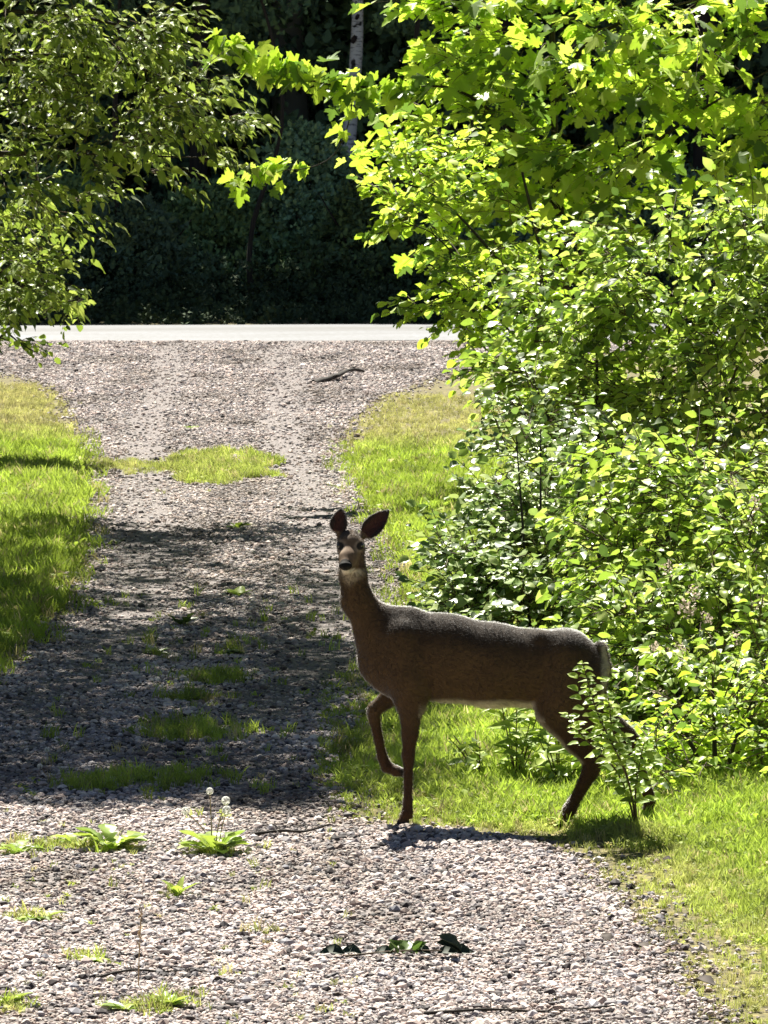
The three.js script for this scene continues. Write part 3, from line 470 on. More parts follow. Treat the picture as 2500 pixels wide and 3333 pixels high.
{ // forest trees: tall trunks with crowns that start above the picture
  const labels = ['slim dark forest trunk at upper left behind the tree', 'dark forest trunk left of the birch', 'dark forest trunk right of the birch', 'forest trunk half hidden by the maple', 'forest tree far left beyond the road', 'forest tree far right beyond the road', 'broad grey trunk behind the maple bough', 'thin forest trunk just left of the maple sprig'];
  const spots = [[380, 78.2, 0.06], [640, 86, 0.14], [1330, 78.6, 0.07], [1640, 86, 0.15], [-500, 86, 0.2], [2300, 85, 0.2], [960, 88, 0.3], [820, 77.8, 0.045]];
  spots.forEach(([x, d, rad], i) => {
    const r = rng(300 + i), q = at(x, 600, d), base = V(q.x, hillY(q.x, -d) - 0.05, -d), g = thing('forest_tree', labels[i], 'tree', base, 'trees of the wood beyond the road'), young = d < 80, H = young ? 5.2 : 13 + 3 * r(), pts = [];
    part(g, 'trunk', tube([V(0, 0, 0), V(gauss(r) * 0.1, H * 0.2, 0), V(gauss(r) * 0.3, H * 0.5, 0), V(gauss(r) * 0.4, H, 0)], rad, rad * 0.3, 9, 16, 0.12, i + 5), i === 6 ? std(0.16, 0.17, 0.15, 1) : barkDark);
    for (let k = 0; k < 700; k++) { const t = r(), a = r() * 6.28, w = (young ? 0.9 : 3.4) * Math.sin(Math.PI * (0.12 + 0.85 * t)) * Math.sqrt(r()); if (!young || k < 160) pts.push(V(Math.cos(a) * w, young ? 3.6 + 1.8 * t : 4 + (H - 3) * t, Math.sin(a) * w - (young ? 0.4 : 0))); }
    crownOf(g, 'crown', pts, r, young ? 0.8 : 2.6);
  });
}
{ // white birch trunk
  const q = at(1165, 100, 86), base = V(at(1110, 700, 86).x, hillY(0, -86) - 0.05, -86), g = thing('birch_tree', 'white birch trunk with dark bark scars at the top of the picture', 'birch', base), H = 14, r = rng(401), pts = [];
  const tex = dataTex(256, (u, v) => { const s = fbm(u * 5, v * 40, 2, 3), b = fbm(u * 3, v * 7, 8, 3); const k = 1 - 0.35 * smooth(s, 0.08, 0.25) - 0.75 * smooth(b, 0.2, 0.3); return [k, k * 1.0, k * 1.02]; }, true);
  const top = at(1165, 0, 86).sub(base), mid = at(1160, 170, 86).sub(base);
  part(g, 'trunk', tube([V(0, 0, 0), V(mid.x * 0.5, mid.y * 0.5, 0), mid, top, V(top.x + 0.15, 8, 0), V(top.x + 0.4, H, 0)], 0.115, 0.05, 12, 30, 0.04, 3), std(0.75, 0.76, 0.78, 0.8, { map: tex }));
  for (const [x, y, s] of [[1163, 55, 0.05], [1152, 128, 0.07], [1175, 30, 0.03]]) { const m = part(g, 'bark_scar', new THREE.IcosahedronGeometry(1, 0), std(0.03, 0.02, 0.02, 1)); m.position.copy(at(x, y, 85.89).sub(base)); m.scale.set(s * 0.7, s, 0.03); m.rotation.z = -0.5; }
  for (let k = 0; k < 500; k++) { const t = r(), a = r() * 6.28, w = 2.4 * Math.sin(Math.PI * (0.15 + 0.8 * t)) * Math.sqrt(r()); pts.push(V(Math.cos(a) * w + 0.3, 5.5 + 8 * t, Math.sin(a) * w)); }
  crownOf(g, 'crown', pts, r, 1.9);
}
{ // what reads as one mass behind
  const g = new THREE.Group(); g.name = 'forest_undergrowth'; g.userData = { kind: 'stuff', label: 'dense shaded wood and undergrowth behind the bushes', category: 'forest' }; scene.add(g);
  const r = rng(500), pts = [];
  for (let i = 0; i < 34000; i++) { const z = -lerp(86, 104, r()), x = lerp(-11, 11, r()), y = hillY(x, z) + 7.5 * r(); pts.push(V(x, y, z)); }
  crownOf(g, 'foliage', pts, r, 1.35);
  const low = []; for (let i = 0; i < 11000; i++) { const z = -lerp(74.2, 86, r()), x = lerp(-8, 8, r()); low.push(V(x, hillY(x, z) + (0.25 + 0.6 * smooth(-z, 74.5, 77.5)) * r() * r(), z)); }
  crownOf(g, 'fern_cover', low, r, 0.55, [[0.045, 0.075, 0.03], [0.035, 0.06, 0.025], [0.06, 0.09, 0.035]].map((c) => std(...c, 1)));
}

// ---------------------------------------------------------------- the deer
{
  const S = 795, OX = 1310, OY = 2690, base = ground(OX, OY), g = thing('deer', 'slender brown deer stepping across the drive with its head turned to the camera', 'deer', base);
  const X = (px) => (px - OX) / S, Y = (py) => (OY - py) / S;
  // [px, py, z m, radius px] to [px, py, z m, radius px], blend px, sideways squeeze
  const N = 0.085, FA = -0.095;                                      // near and far legs
  const bones = [
    [[1304, 2124, 0, 136], [1450, 2139, 0, 136], 30, 1.22], [[1450, 2139, 0, 136], [1600, 2164, 0, 131], 30, 1.12], [[1600, 2164, 0, 131], [1740, 2174, 0, 121], 30, 1.12], [[1740, 2174, 0, 120], [1845, 2172, 0, 112], 30, 1.12], [[1845, 2172, 0, 112], [1892, 2190, 0, 84], 30, 1.05],
    [[1238, 2148, 0, 66], [1310, 2188, 0, 82], 30, 1.15], [[1290, 2030, 0, 52], [1330, 2030, 0, 50], 40, 1.2], [[1300, 2070, 0.078, 62], [1328, 2205, 0.095, 60], 26, 1], [[1300, 2070, -0.078, 62], [1310, 2205, -0.095, 58], 26, 1], [[1835, 2135, 0.055, 84], [1850, 2250, 0.085, 82], 26, 1.05], [[1835, 2135, -0.055, 84], [1850, 2250, -0.085, 82], 26, 1.05], [[1760, 2075, 0.06, 26], [1800, 2085, 0.06, 24], 26, 1],
    [[1305, 2110, 0.0, 96], [1228, 2047, 0.01, 66], 40, 1.2], [[1228, 2047, 0.01, 65], [1163, 1950, 0.03, 47], 40, 1.1], [[1163, 1950, 0.03, 47], [1149, 1865, 0.05, 41], 30, 1], [[1149, 1865, 0.05, 41], [1147, 1790, 0.05, 39], 20, 1],
    // head
    [[1141, 1768, 0.075, 41], [1142, 1776, 0.03, 40], 14, 1], [[1141, 1778, 0.08, 37], [1133, 1805, 0.145, 28], 12, 1], [[1133, 1805, 0.145, 27], [1126, 1828, 0.195, 19], 10, 1], [[1142, 1815, 0.07, 33], [1128, 1843, 0.165, 15], 12, 1], [[1116, 1762, 0.095, 14], [1167, 1762, 0.095, 14], 8, 1], [[1136, 1737, 0.05, 18], [1148, 1737, 0.05, 18], 14, 1],
    [[1112, 1742, 0.03, 13], [1104, 1724, 0.03, 9], 10, 1], [[1168, 1748, 0.03, 14], [1188, 1734, 0.03, 10], 10, 1],
    // near foreleg, straight
    [[1330, 2170, N * 0.7, 85], [1338, 2270, N, 50], 36, 1.3], [[1338, 2270, N, 44], [1334, 2380, N, 25], 22, 1.1], [[1334, 2380, N, 25], [1329, 2450, N, 18], 12, 1], [[1329, 2446, N, 20], [1329, 2470, N, 17], 10, 1], [[1329, 2470, N, 15.5], [1327, 2600, N, 13.5], 8, 1], [[1327, 2600, N, 15], [1325, 2636, N, 18], 8, 1], [[1325, 2636, N, 17], [1308, 2668, N + 0.005, 15], 8, 1], [[1312, 2668, N + 0.008, 17], [1285, 2696, N + 0.01, 8], 6, 1], [[1318, 2668, N - 0.012, 15], [1300, 2697, N - 0.012, 9], 6, 1], [[1336, 2646, N, 7], [1339, 2654, N, 5], 4, 1],
    // far foreleg, lifted and folded
    [[1320, 2190, FA * 0.7, 70], [1285, 2262, FA, 36], 30, 1.3], [[1285, 2258, FA, 32], [1218, 2318, FA, 21], 16, 1.1], [[1216, 2316, FA, 22], [1219, 2350, FA, 18], 8, 1], [[1219, 2350, FA, 16], [1244, 2470, FA, 14.5], 8, 1], [[1244, 2470, FA, 15], [1259, 2503, FA, 18], 8, 1], [[1259, 2503, FA, 17], [1288, 2517, FA, 15], 8, 1], [[1288, 2516, FA + 0.01, 16], [1322, 2524, FA + 0.01, 11], 6, 1], [[1288, 2519, FA - 0.012, 14], [1320, 2528, FA - 0.012, 10], 6, 1],
    // near hind leg
    [[1850, 2215, N * 0.7, 96], [1812, 2300, N * 0.95, 64], 36, 1.3], [[1870, 2230, N * 0.7, 88], [1880, 2330, N, 58], 36, 1.3], [[1800, 2310, N, 52], [1872, 2400, N, 40], 30, 1.25], [[1886, 2330, N, 56], [1915, 2420, N, 32], 26, 1.25], [[1872, 2400, N, 38], [1926, 2468, N, 30], 20, 1.2], [[1915, 2420, N, 26], [1946, 2452, N, 13], 14, 1.1], [[1926, 2466, N, 30], [1921, 2500, N, 26], 12, 1.1], [[1921, 2498, N, 25], [1862, 2610, N, 17], 12, 1], [[1862, 2606, N, 19], [1852, 2628, N, 21], 8, 1], [[1852, 2628, N, 20], [1835, 2654, N, 16], 8, 1], [[1838, 2654, N + 0.011, 17], [1818, 2684, N + 0.011, 9], 6, 1], [[1842, 2656, N - 0.011, 16], [1826, 2686, N - 0.011, 9], 6, 1],
    // far hind leg, a little ahead of it
    [[1860, 2215, FA * 0.7, 92], [1850, 2310, FA * 0.95, 62], 36, 1.3], [[1900, 2240, FA, 76], [1930, 2320, FA, 52], 30, 1.3], [[1860, 2310, FA, 54], [1960, 2370, FA, 40], 30, 1.25], [[1930, 2320, FA, 50], [2040, 2398, FA, 30], 24, 1.25], [[1960, 2370, FA, 38], [2052, 2424, FA, 28], 20, 1.2], [[2044, 2400, FA, 24], [2070, 2412, FA, 14], 12, 1.1], [[2052, 2424, FA, 28], [2068, 2462, FA, 23], 12, 1.1], [[2068, 2462, FA, 22], [2112, 2590, FA, 16], 12, 1], [[2112, 2588, FA, 18], [2118, 2614, FA, 19], 8, 1], [[2118, 2614, FA, 18], [2110, 2646, FA, 15], 8, 1], [[2110, 2646, FA, 17], [2094, 2690, FA, 9], 6, 1],
    // tail
    [[1952, 2108, 0, 22], [1968, 2170, 0, 20], 12, 0.9], [[1968, 2170, 0, 20], [1962, 2250, 0, 10], 8, 0.9],
  ];
  const ax = (parts) => { const o = []; for (const [a, b, s] of parts) for (let x = a; x < b - 1e-9; x += s) o.push(x); return o; };
  const xs = ax([[-0.32, -0.02, 0.0045], [-0.02, 0.12, 0.006], [0.12, 0.6, 0.009], [0.6, 1.08, 0.006]]), ys = ax([[-0.045, 0.5, 0.0065], [0.5, 0.96, 0.008], [0.96, 1.34, 0.0045]]), zs = ax([[-0.235, 0.255, 0.0058]]);
  const nx = xs.length, ny = ys.length, nz = zs.length, f = new Float32Array(nx * ny * nz).fill(9), I = (i, j, k) => (k * ny + j) * nx + i;
  const range = (a, lo, hi) => { let i = 0, j = a.length; while (i < j && a[i] < lo) i++; while (j > i && a[j - 1] > hi) j--; return [i, j]; };
  for (const [A, B, kb, sq] of bones) {
    const ax_ = X(A[0]), ay = Y(A[1]), az = A[2], ra = A[3] / S, dx = X(B[0]) - ax_, dy = Y(B[1]) - ay, dz = (B[2] - az) * sq, rb = B[3] / S, kk = kb / S, R = Math.max(ra, rb) + kk + 0.03, L2 = dx * dx + dy * dy + dz * dz;
    const [i0, i1] = range(xs, Math.min(ax_, ax_ + dx) - R, Math.max(ax_, ax_ + dx) + R), [j0, j1] = range(ys, Math.min(ay, ay + dy) - R, Math.max(ay, ay + dy) + R), [k0, k1] = range(zs, Math.min(az, B[2]) - R, Math.max(az, B[2]) + R);
    for (let k = k0; k < k1; k++) for (let j = j0; j < j1; j++) for (let i = i0; i < i1; i++) {
      const px = xs[i] - ax_, py = ys[j] - ay, pz = (zs[k] - az) * sq, t = clamp((px * dx + py * dy + pz * dz) / L2, 0, 1), d = Math.hypot(px - t * dx, py - t * dy, pz - t * dz) - (ra + (rb - ra) * t), n = I(i, j, k), o = f[n];
      const h = Math.max(kk - Math.abs(o - d), 0) / kk; f[n] = Math.min(o, d) - h * h * kk * 0.25;
    }
  }
  // ears: cupped leaves of flesh
  const ears = [{ b: [1102, 1728], t: [1110, 1652], w: 24, z: 0.03, tz: 0.025, face: V(-0.15, 0.1, 1) }, { b: [1184, 1738], t: [1264, 1658], w: 27, z: 0.03, tz: 0.01, face: V(-0.1, 0.0, 1) }];
  for (const e of ears) {
    const b = V(X(e.b[0]), Y(e.b[1]), e.z), t = V(X(e.t[0]), Y(e.t[1]), e.tz), y = t.clone().sub(b), len = y.length(); y.normalize(); const x = V(0, 0, 0).crossVectors(y, e.face).normalize(), z = V(0, 0, 0).crossVectors(x, y); e.axes = [x, y, z]; e.o = b; e.len = len;
    const c = b.clone().lerp(t, 0.5), w = e.w / S;
    const [i0, i1] = range(xs, c.x - 0.12, c.x + 0.12), [j0, j1] = range(ys, c.y - 0.12, c.y + 0.12);
    for (let k = 0; k < nz; k++) for (let j = j0; j < j1; j++) for (let i = i0; i < i1; i++) {
      const p = V(xs[i], ys[j], zs[k]).sub(b), v = p.dot(y) / len; if (v < -0.15 || v > 1.15) continue;
      const u = p.dot(x), q = p.dot(z), vv = clamp(v, 0, 1), half = w * Math.pow(Math.sin(Math.PI * Math.pow(vv, 0.75) * 0.985 + 0.02), 0.75) * 0.98 + 0.004 * (1 - vv);
      const over = Math.max(0, Math.abs(u) - half), curve = (u * u) / (w * w) * 0.018 - 0.004, thick = 0.0042 + 0.006 * (1 - vv) ** 2;
      const dd = Math.hypot(over, Math.max(0, Math.abs(q - curve) - thick), Math.max(0, v - 1, -v) * len) - 0.0032, n = I(i, j, k), o = f[n], h = Math.max(0.008 - Math.abs(o - dd), 0) / 0.008; f[n] = Math.min(o, dd) - h * h * 0.002;
    }
  }
  // surface nets
  const id = new Int32Array(nx * ny * nz).fill(-1), pos = [], quads = [];
  for (let k = 0; k < nz - 1; k++) for (let j = 0; j < ny - 1; j++) for (let i = 0; i < nx - 1; i++) {
    let m = 0, sx = 0, sy = 0, sz = 0, c = 0; const v = [];
    for (let a = 0; a < 8; a++) { const q = f[I(i + (a & 1), j + ((a >> 1) & 1), k + (a >> 2))]; v.push(q); if (q < 0) m |= 1 << a; }
    if (m === 0 || m === 255) continue;
    for (let a = 0; a < 8; a++) for (const s of [1, 2, 4]) { if (a & s) continue; const b = a | s; if ((v[a] < 0) === (v[b] < 0)) continue; const t = v[a] / (v[a] - v[b]); sx += (a & 1) + (s === 1 ? t : 0); sy += ((a >> 1) & 1) + (s === 2 ? t : 0); sz += (a >> 2) + (s === 4 ? t : 0); c++; }
    id[I(i, j, k)] = pos.length / 3; sx /= c; sy /= c; sz /= c;
    pos.push(lerp(xs[i], xs[i + 1], sx), lerp(ys[j], ys[j + 1], sy), lerp(zs[k], zs[k + 1], sz));
  }
  for (let k = 1; k < nz - 1; k++) for (let j = 1; j < ny - 1; j++) for (let i = 1; i < nx - 1; i++) {
    const s = f[I(i, j, k)] < 0;
    if (s !== f[I(i + 1, j, k)] < 0) { const q = [I(i, j - 1, k - 1), I(i, j, k - 1), I(i, j, k), I(i, j - 1, k)].map((n) => id[n]); quads.push(s ? q : q.reverse()); }
    if (s !== f[I(i, j + 1, k)] < 0) { const q = [I(i - 1, j, k - 1), I(i - 1, j, k), I(i, j, k), I(i, j, k - 1)].map((n) => id[n]); quads.push(s ? q : q.reverse()); }
    if (s !== f[I(i, j, k + 1)] < 0) { const q = [I(i - 1, j - 1, k), I(i, j - 1, k), I(i, j, k), I(i - 1, j, k)].map((n) => id[n]); quads.push(s ? q : q.reverse()); }
  }
  const idx = []; for (const [a, b, c, d] of quads) if (a >= 0 && b >= 0 && c >= 0 && d >= 0) idx.push(a, b, c, a, c, d);
  const geo = new THREE.BufferGeometry(); geo.setAttribute('position', new THREE.Float32BufferAttribute(pos, 3)); geo.setIndex(idx); geo.computeVertexNormals();
  // coat
  const col = [], uv = [], P = geo.attributes.position, NN = geo.attributes.normal, mixc = (a, b, t) => a.map((q, i) => lerp(q, b[i], clamp(t, 0, 1)));
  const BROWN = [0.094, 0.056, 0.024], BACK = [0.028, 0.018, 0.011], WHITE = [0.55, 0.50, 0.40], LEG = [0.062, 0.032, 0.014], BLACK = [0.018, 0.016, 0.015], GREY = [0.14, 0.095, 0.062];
  for (let i = 0; i < P.count; i++) {
    const x = P.getX(i), y = P.getY(i), z = P.getZ(i), px = OX + x * S, py = OY - y * S, n = fbm(x * 9, y * 14, z * 9, 3), ny_ = NN.getY(i);
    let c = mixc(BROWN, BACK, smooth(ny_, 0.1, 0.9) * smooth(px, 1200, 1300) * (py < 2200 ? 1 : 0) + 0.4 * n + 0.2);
    if (py > 2330) c = mixc(c, LEG, smooth(py, 2330, 2420));
    if (px > 1360 && px < 1770 && py < 2340) c = mixc(c, WHITE, smooth(py + n * 20, 2262, 2290) * smooth(-ny_, 0.1, 0.8));   // belly
    if (px > 1660 && py > 2250 && py < 2480) c = mixc(c, WHITE, 0.55 * smooth(-NN.getX(i) * 0.8 - NN.getY(i) * 0.6, 0.55, 0.95));      // inside of the thigh
    if (py < 1960) {
      c = mixc(c, [0.5, 0.44, 0.33], 0.9 * smooth(z, 0.045, 0.1) * smooth(py, 1836, 1852) * (1 - smooth(py + 0.6 * Math.abs(px - 1138) + 14 * n, 1858, 1915)));                         // throat
      if (py < 1840) c = mixc(c, GREY, smooth(-py, -1838, -1825) * 0.8);
      if (py < 1850 && z > 0.12) c = mixc(c, WHITE, smooth(py, 1834, 1842));                                              // chin
      for (const ex of [1108, 1174]) { const d = Math.hypot(px - ex, py - 1767); if (z > 0.06) c = mixc(c, [0.24, 0.18, 0.13], 0.85 * smooth(-d, -26, -16)); if (z > 0.06) c = mixc(c, BLACK, smooth(-d, -15, -11)); }
      if (z > 0.165 && Math.hypot(px - 1126, (py - 1822) * 1.1) < 20) c = mixc(BLACK, c, 0.05);
      if (py < 1746 && py > 1700 && px > 1112 && px < 1172) c = mixc(c, [0.08, 0.06, 0.045], 0.6);
      for (const e of ears) { const p = V(x, y, z).sub(e.o), v = p.dot(e.axes[1]) / e.len, u = Math.abs(p.dot(e.axes[0])) * S / e.w; if (v > 0.05 && v < 1.1 && u < 1.25 && py < 1748) { const inner = NN.getX(i) * e.axes[2].x + NN.getY(i) * e.axes[2].y + NN.getZ(i) * e.axes[2].z > 0.2; c = inner ? mixc([0.075, 0.032, 0.025], [0.03, 0.02, 0.017], smooth(u, 0.5, 0.85) + smooth(v, 0.75, 0.95)) : mixc(BACK, [0.04, 0.03, 0.03], smooth(v, 0.7, 0.95)); } }
    }
    if (px > 1930 && py > 2090 && py < 2300) c = Math.abs(z) < 0.017 && px > 1950 ? mixc([0.06, 0.04, 0.03], BROWN, 0.15) : mixc(c, WHITE, smooth(px, 1946, 1962) * 0.6); // tail, white beneath
    if (py > 2655 || (px > 1296 && px < 1340 && py > 2500 && py < 2545 && z < 0)) c = mixc(c, BLACK, py > 2655 ? smooth(py, 2655, 2668) : smooth(px, 1296, 1306)); // hooves
    const k = 1 + 0.35 * noise.noise(x * 130, y * 60, z * 130) ; col.push(c[0] * k, c[1] * k, c[2] * k); uv.push(x, y);
  }
  geo.setAttribute('color', new THREE.Float32BufferAttribute(col, 3)); geo.setAttribute('uv', new THREE.Float32BufferAttribute(uv, 2));
  const coat = std(1, 1, 1, 0.85, { vertexColors: true, specularIntensity: 0.4, sheen: 0.12, sheenRoughness: 0.5, sheenColor: new THREE.Color().setRGB(0.5, 0.42, 0.32) });
  part(g, 'body', geo, coat);
  const wet = std(0.012, 0.010, 0.009, 0.12, { clearcoat: 1, clearcoatRoughness: 0.05 });
  for (const [ex, ey, ez] of [[1107, 1767, 0.098], [1175, 1766, 0.098]]) { const m = part(g, 'eye', new THREE.SphereGeometry(0.0135, 16, 12), wet); m.position.set(X(ex), Y(ey), ez); m.scale.set(1, 0.85, 0.9); }
  { // nose pad with two nostrils
    const ng = new THREE.SphereGeometry(1, 24, 16), p = ng.attributes.position; for (let i = 0; i < p.count; i++) { const x = p.getX(i), y = p.getY(i), z = p.getZ(i), nz = Math.hypot(Math.abs(x) - 0.5, y + 0.1) < 0.25 && z > 0 ? 0.72 : 1, w = y < 0 ? 1 + 0.45 * y : 1; p.setXYZ(i, x * w * nz, y * nz, z * nz); } ng.computeVertexNormals();
    const m = part(g, 'nose', ng, std(0.008, 0.007, 0.007, 0.75, { specularIntensity: 0.3 })); m.position.set(X(1126), Y(1827), 0.2); m.scale.set(0.0275, 0.0205, 0.02); m.rotation.x = 0.35;
  }
  { // the short coat: hairs that lie back along the body and catch the light at its edges
    const hair = new THREE.BufferGeometry(); hair.setAttribute('position', new THREE.Float32BufferAttribute([-0.05, 0, 0, 0.05, 0, 0, 0, 1, 0.06, 0, 0.5, 0.09], 3)); hair.setIndex([0, 1, 3, 0, 3, 2, 1, 2, 3]); hair.computeVertexNormals();
    const r = rng(601), n = 75000, list = [], A = V(0, 0, 0), flow = V(0, 0, 0);
    for (let i = 0; i < n; i++) { const t = Math.floor(r() * idx.length / 3) * 3, v = idx[t]; if (P.getY(v) < 0.06 || (P.getY(v) > 1.05 && P.getZ(v) > 0.1)) continue; const u = r(), w = r() * (1 - u), o = 1 - u - w; list.push([v, P.getX(v) * o + P.getX(idx[t + 1]) * u + P.getX(idx[t + 2]) * w, P.getY(v) * o + P.getY(idx[t + 1]) * u + P.getY(idx[t + 2]) * w, P.getZ(v) * o + P.getZ(idx[t + 1]) * u + P.getZ(idx[t + 2]) * w]); }
    const im = shadows(new THREE.InstancedMesh(hair, std(1, 1, 1, 0.8, { transmission: 0.7, thickness: 0, specularIntensity: 0.8 }), list.length)); im.name = 'fur'; im.userData.kind = 'stuff';
    const M = new THREE.Matrix4(), Zx = V(0, 0, 0), Xx = V(0, 0, 0), Yx = V(0, 0, 0);
    list.forEach(([v, hx, hy, hz], i) => {
      const N3 = V(NN.getX(v), NN.getY(v), NN.getZ(v)), x = P.getX(v), y = P.getY(v); flow.set(y > 0.98 ? 0.2 : 0.9, y > 0.9 && x < -0.05 ? -0.8 : y < 0.45 ? -1 : -0.35, y > 1.0 ? -0.4 : 0).addScaledVector(N3, -flow.dot(N3)).normalize();
      Yx.copy(flow).addScaledVector(N3, 0.45 + 0.3 * r()).add(V(gauss(r) * 0.2, gauss(r) * 0.2, gauss(r) * 0.2)).normalize(); Xx.crossVectors(Yx, N3).normalize(); Zx.crossVectors(Xx, Yx);
      const body = y < 0.96 && y > 0.45, L = (body ? 0.012 : y > 0.98 ? 0.009 : 0.009) * (0.6 + 0.7 * r());
      im.setMatrixAt(i, M.makeBasis(Xx.clone().multiplyScalar(0.012), Yx.clone().multiplyScalar(L), Zx.clone().multiplyScalar(0.012)).setPosition(hx, hy, hz)); const k = 0.9 + 0.5 * r(), e = 0.03; im.setColorAt(i, C1.setRGB(col[v * 3] * k + e, col[v * 3 + 1] * k + e * 0.8, col[v * 3 + 2] * k + e * 0.55));
    });
    g.add(im);
  }
}

// ---------------------------------------------------------------- small plants, twigs and dead leaves on the gravel
const toothed = [[0.03, 0], [0.06, 0.18], [0.12, 0.3], [0.07, 0.36], [0.17, 0.5], [0.10, 0.56], [0.2, 0.72], [0.15, 0.86], [0, 1]];
const rosetteLeaf = [leafGeo(toothed, 0.35, 0.45), leafGeo(toothed, 0.6, 0.25, 3)], plainLeaf = [leafGeo(lance, 0.5, 0.5), leafGeo(oval, 0.3, 0.4)];
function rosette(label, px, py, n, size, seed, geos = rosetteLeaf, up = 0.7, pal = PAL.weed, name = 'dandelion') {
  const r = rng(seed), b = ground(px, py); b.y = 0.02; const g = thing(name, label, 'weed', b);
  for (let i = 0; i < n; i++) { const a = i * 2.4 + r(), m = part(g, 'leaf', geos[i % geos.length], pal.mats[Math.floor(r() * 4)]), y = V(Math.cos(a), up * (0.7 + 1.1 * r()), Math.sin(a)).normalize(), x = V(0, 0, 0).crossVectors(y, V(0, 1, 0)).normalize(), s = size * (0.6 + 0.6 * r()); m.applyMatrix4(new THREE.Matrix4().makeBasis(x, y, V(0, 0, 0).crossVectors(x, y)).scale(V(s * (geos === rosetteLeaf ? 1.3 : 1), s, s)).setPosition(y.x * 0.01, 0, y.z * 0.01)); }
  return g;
}
rosette('largest dandelion rosette on the gravel, below the seed heads', 705, 2795, 26, 0.14, 701, rosetteLeaf, 0.75);
rosette('dandelion rosette with upright leaves left of the largest one', 365, 2785, 22, 0.15, 702, rosetteLeaf, 0.7);
rosette('small dandelion rosette beside the upright rosette, toward its left', 250, 2770, 14, 0.09, 703, rosetteLeaf, 0.6);
rosette('flat dandelion at the left edge of the gravel below the shade', 60, 2790, 14, 0.09, 704, rosetteLeaf, 0.5);
rosette('low spreading weed with a dark shadow at the left edge', 120, 3015, 16, 0.09, 705, plainLeaf, 0.45, PAL.weed, 'low_weed');
rosette('tiny low weed beside the dry stalk in the foreground', 300, 3150, 12, 0.06, 706, plainLeaf, 0.5, PAL.weed, 'low_weed');
rosette('leafy weed at the bottom edge of the picture left of centre', 545, 3300, 20, 0.08, 707, plainLeaf, 0.8, PAL.weed, 'low_weed');
rosette('leafy weed at the very bottom beside the lower left weed', 410, 3310, 12, 0.08, 708, plainLeaf, 0.6, PAL.weed, 'low_weed');
rosette('weed cut off by the lower left corner', 20, 3290, 10, 0.08, 709, plainLeaf, 0.6, PAL.weed, 'low_weed');
rosette('upright single weed shoot on the gravel below the largest dandelion', 578, 2935, 7, 0.08, 710, plainLeaf, 1.8, PAL.weed, 'weed_shoot');
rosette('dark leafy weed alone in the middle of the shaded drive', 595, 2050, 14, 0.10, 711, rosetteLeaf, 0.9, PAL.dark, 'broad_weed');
rosette('small tuft of weed in the dappled light left of the deer neck', 775, 1955, 10, 0.09, 712, plainLeaf, 0.9, PAL.weed, 'low_weed');
rosette('small weed at the edge of the shade above the dappled tuft', 775, 1728, 10, 0.09, 713, plainLeaf, 0.7, PAL.weed, 'low_weed');
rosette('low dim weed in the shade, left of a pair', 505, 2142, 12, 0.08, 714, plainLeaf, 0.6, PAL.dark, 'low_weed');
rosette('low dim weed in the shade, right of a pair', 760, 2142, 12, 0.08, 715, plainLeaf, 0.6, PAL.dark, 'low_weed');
rosette('tiny weed on the sunny gravel above the grass strip', 625, 1402, 8, 0.09, 716, plainLeaf, 0.4, PAL.weed, 'low_weed');
rosette('broad leaved plant beside the drive at the foot of the glossy shrub', 1375, 1800, 16, 0.13, 717, plainLeaf, 0.8, PAL.mid, 'broad_weed');
function puff(label, fx, fy, px, py, rad, seed, d0) {                 // dandelion clock on its stalk
  const r = rng(seed), b = ground(fx, fy); b.y = 0.02; const top = at(px, py, -b.z - 0.02).sub(b), g = thing('dandelion_clock', label, 'dandelion', b, 'white dandelion seed heads');
  part(g, 'stalk', tube([V(0, 0, 0), V(top.x * 0.3, top.y * 0.5, 0.01), top], 0.0028, 0.002, 5), std(0.26, 0.2, 0.12, 0.9));
  const geos = []; for (let i = 0; i < 110; i++) { const u = r() * 2 - 1, a = r() * 6.28, s = Math.sqrt(1 - u * u), q = V(s * Math.cos(a), u, s * Math.sin(a)), t = new THREE.CircleGeometry(0.26 * rad, 5); t.lookAt(q); t.translate(q.x * rad, q.y * rad, q.z * rad); geos.push(t); }
  const m = part(g, 'seed_head', mergeGeometries(geos), std(0.8, 0.8, 0.76, 1, { transmission: 0.5, thickness: 0 })); m.position.copy(top); m.userData.kind = 'stuff';
  const c = part(g, 'core', new THREE.SphereGeometry(rad * 0.3, 8, 6), std(0.2, 0.16, 0.1)); c.position.copy(top);
}
puff('dandelion seed head highest above the largest rosette', 700, 2790, 735, 2606, 0.017, 720);
puff('dandelion seed head just under the highest one, above the rosette', 712, 2795, 738, 2638, 0.018, 721);
puff('dandelion seed head left of the rosette stalks, standing a little lower', 690, 2780, 603, 2640, 0.016, 722);
puff('small dandelion seed head dark against the shade between the others', 690, 2785, 683, 2575, 0.014, 723);
puff('small white seed head in the shaded drive near the left edge', 170, 2520, 153, 2440, 0.012, 724);
puff('small seed head just below the one near the left edge', 150, 2545, 130, 2494, 0.012, 725);
{ const b = ground(450, 3240); b.y = 0.02; const g = thing('dry_stalk', 'thin dry upright grass stalk in the left foreground', 'stalk', b); const r = rng(730); part(g, 'stem', tube([V(0, 0, 0), V(0.004, 0.12, 0), V(0.012, 0.27, 0)], 0.0024, 0.0015, 5), std(0.34, 0.25, 0.14)); for (let i = 0; i < 12; i++) { const m = part(g, 'seed', plainLeaf[0], std(0.42, 0.32, 0.2)); m.position.set(0.01 * r(), 0.14 + i * 0.011, 0); m.rotation.set(0.5 * gauss(r), r() * 6, 0.4 * gauss(r)); m.scale.setScalar(0.028); } }
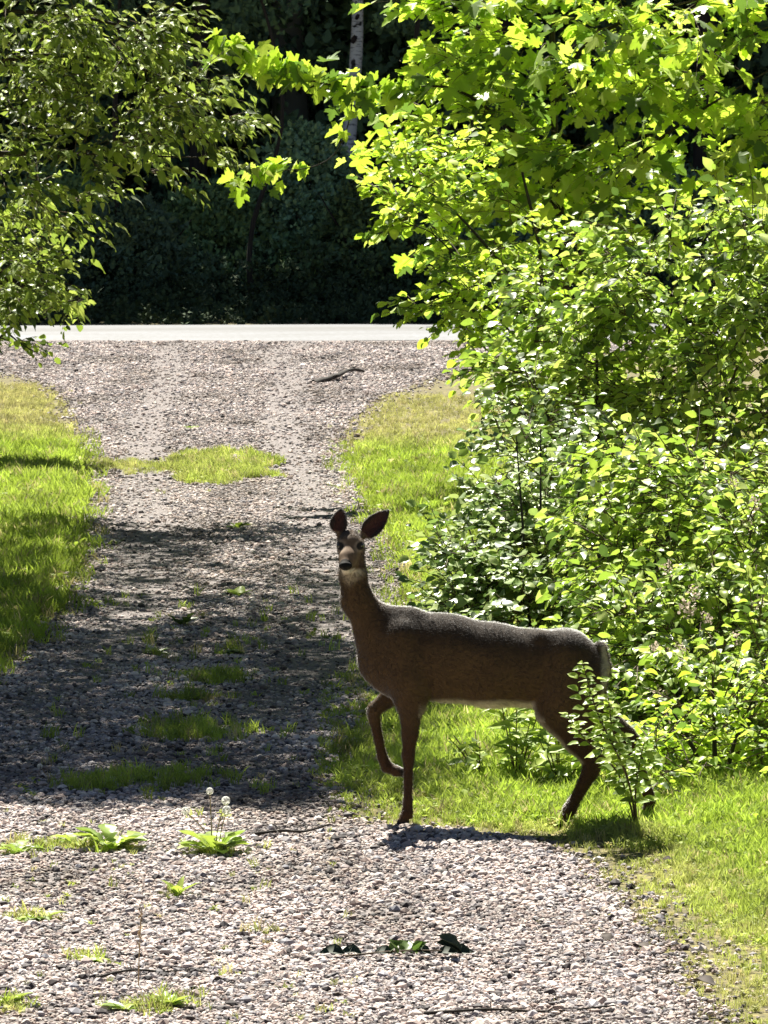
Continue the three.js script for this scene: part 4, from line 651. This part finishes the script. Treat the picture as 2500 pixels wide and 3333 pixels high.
function twig(label, pts, r0, seed) { const P3 = pts.map(([x, y, h]) => { const q = ground(x, y); q.y = 0.03 + (h ?? 0); return q; }), b = P3[0].clone(), g = thing('fallen_twig', label, 'twig', b), r = rng(seed); const L = P3.map((p) => p.clone().sub(b)); part(g, 'stem', tube(L, r0, r0 * 0.4, 6, 0, 0.4, seed), barkDark); for (let i = 1; i < L.length - 1; i++) part(g, 'side_twig', tube([L[i], L[i].clone().add(V(gauss(r) * 0.04, 0.02, gauss(r) * 0.08)), L[i].clone().add(V(gauss(r) * 0.1, 0.02 * r(), gauss(r) * 0.15))], r0 * 0.5, r0 * 0.2, 4), barkDark); }
twig('dark thin twig lying at the edge of the sunny gravel left of the hoof', [[830, 2738], [920, 2736, 0.01], [990, 2730], [1075, 2722, 0.02]], 0.008, 740);
twig('long dark twig lying in the left foreground gravel', [[310, 3210], [430, 3195, 0.01], [540, 3190], [680, 3186, 0.01]], 0.005, 741);
twig('dark twig along the bottom edge right of centre', [[1380, 3328], [1600, 3325, 0.01], [1780, 3322], [2000, 3312, 0.01]], 0.006, 742);
twig('forked dark stick on the sunny gravel before the road', [[1020, 1257], [1090, 1245, 0.03], [1150, 1228, 0.05], [1185, 1224, 0.02]], 0.03, 743);
twig('short twig left of the fallen green sprig', [[1090, 3070], [1120, 3095], [1170, 3118, 0.02]], 0.005, 744);
const sprigMat = std(0.016, 0.032, 0.012, 0.75);
{ // fallen sprig with dark green leaves
  const b = ground(1310, 3140); b.y = 0.03; const g = thing('fallen_sprig', 'fallen sprig of dark green leaves on the foreground gravel', 'sprig', b), r = rng(750);
  part(g, 'stem', tube([V(-0.2, 0, 0), V(0, 0.02, 0.01), V(0.22, 0.015, -0.02)], 0.004, 0.002, 5), barkTwig);
  for (const [x, a, s, up] of [[-0.2, 3.0, 0.09, 0.1], [-0.14, 2.6, 0.08, 0.2], [-0.1, 0.2, 0.08, 0.1], [-0.05, 0.4, 0.07, 0.9], [-0.02, 2.0, 0.07, 1.1], [0.0, 5.0, 0.08, 0.5], [0.03, 0.2, 0.07, 0.8], [0.05, 1.2, 0.06, 1.2], [0.12, 0.1, 0.09, 0.1], [0.2, 2.3, 0.12, 0.75], [0.21, 2.6, 0.11, 0.5], [0.16, 0.0, 0.09, 0.1], [0.14, 5.5, 0.08, 0.05], [0.1, 3.0, 0.08, 0.2]]) { const m = part(g, 'leaf', LEAVES.oval[2], x > -0.08 && x < 0.08 ? PAL.dark.mats[1] : sprigMat), y = V(Math.cos(a), up, Math.sin(a) * 0.8).normalize(), xx = V(0, 0, 0).crossVectors(y, V(0.2, 1, 0.5)).normalize(); m.applyMatrix4(new THREE.Matrix4().makeBasis(xx, y, V(0, 0, 0).crossVectors(xx, y)).scale(V(s, s, s)).setPosition(x, 0.01, 0)); }
}
const deadMat = std(0.07, 0.055, 0.045, 0.9);
for (const [px, py, s, label] of [[1985, 3090, 0.045, 'dark curled dead leaf on gravel in the right foreground'], [2060, 3106, 0.06, 'flat greenish dead leaf beside the dark curled one'], [2255, 3218, 0.07, 'curled dead leaf lowest on the right beside the grass edge'], [605, 3058, 0.035, 'round dark dead leaf on the left foreground gravel'], [1950, 2785, 0.035, 'dark dead leaf at the border of gravel and grass'], [2190, 2820, 0.035, 'dark dead leaf among the bright grass on the right'], [690, 3230, 0.04, 'small dead leaf beside the long foreground twig'], [1150, 2960, 0.03, 'small dark dead leaf in the middle of the foreground gravel'], [700, 1665, 0.06, 'dark dead leaf on sunny gravel just before the shade'], [1110, 3265, 0.035, 'dead leaf near the bottom centre of the gravel']]) {
  const r = rng(px), b = ground(px, py); b.y = 0.03; const g = thing('dead_leaf', label, 'dead leaf', b), m = part(g, 'blade', LEAVES.oval[2], deadMat), st = part(g, 'leaf_stalk', tube([V(0, 0, 0), V(-0.01, 0.006, 0.01), V(-0.02, 0.004, 0.012)], 0.0015, 0.001, 4), barkTwig); m.rotation.set(-1.3 + 0.4 * gauss(r), 0, r() * 6.28); m.scale.set(s * 1.3, s * 1.3, s * 1.3);
}

renderer.render(scene, camera);
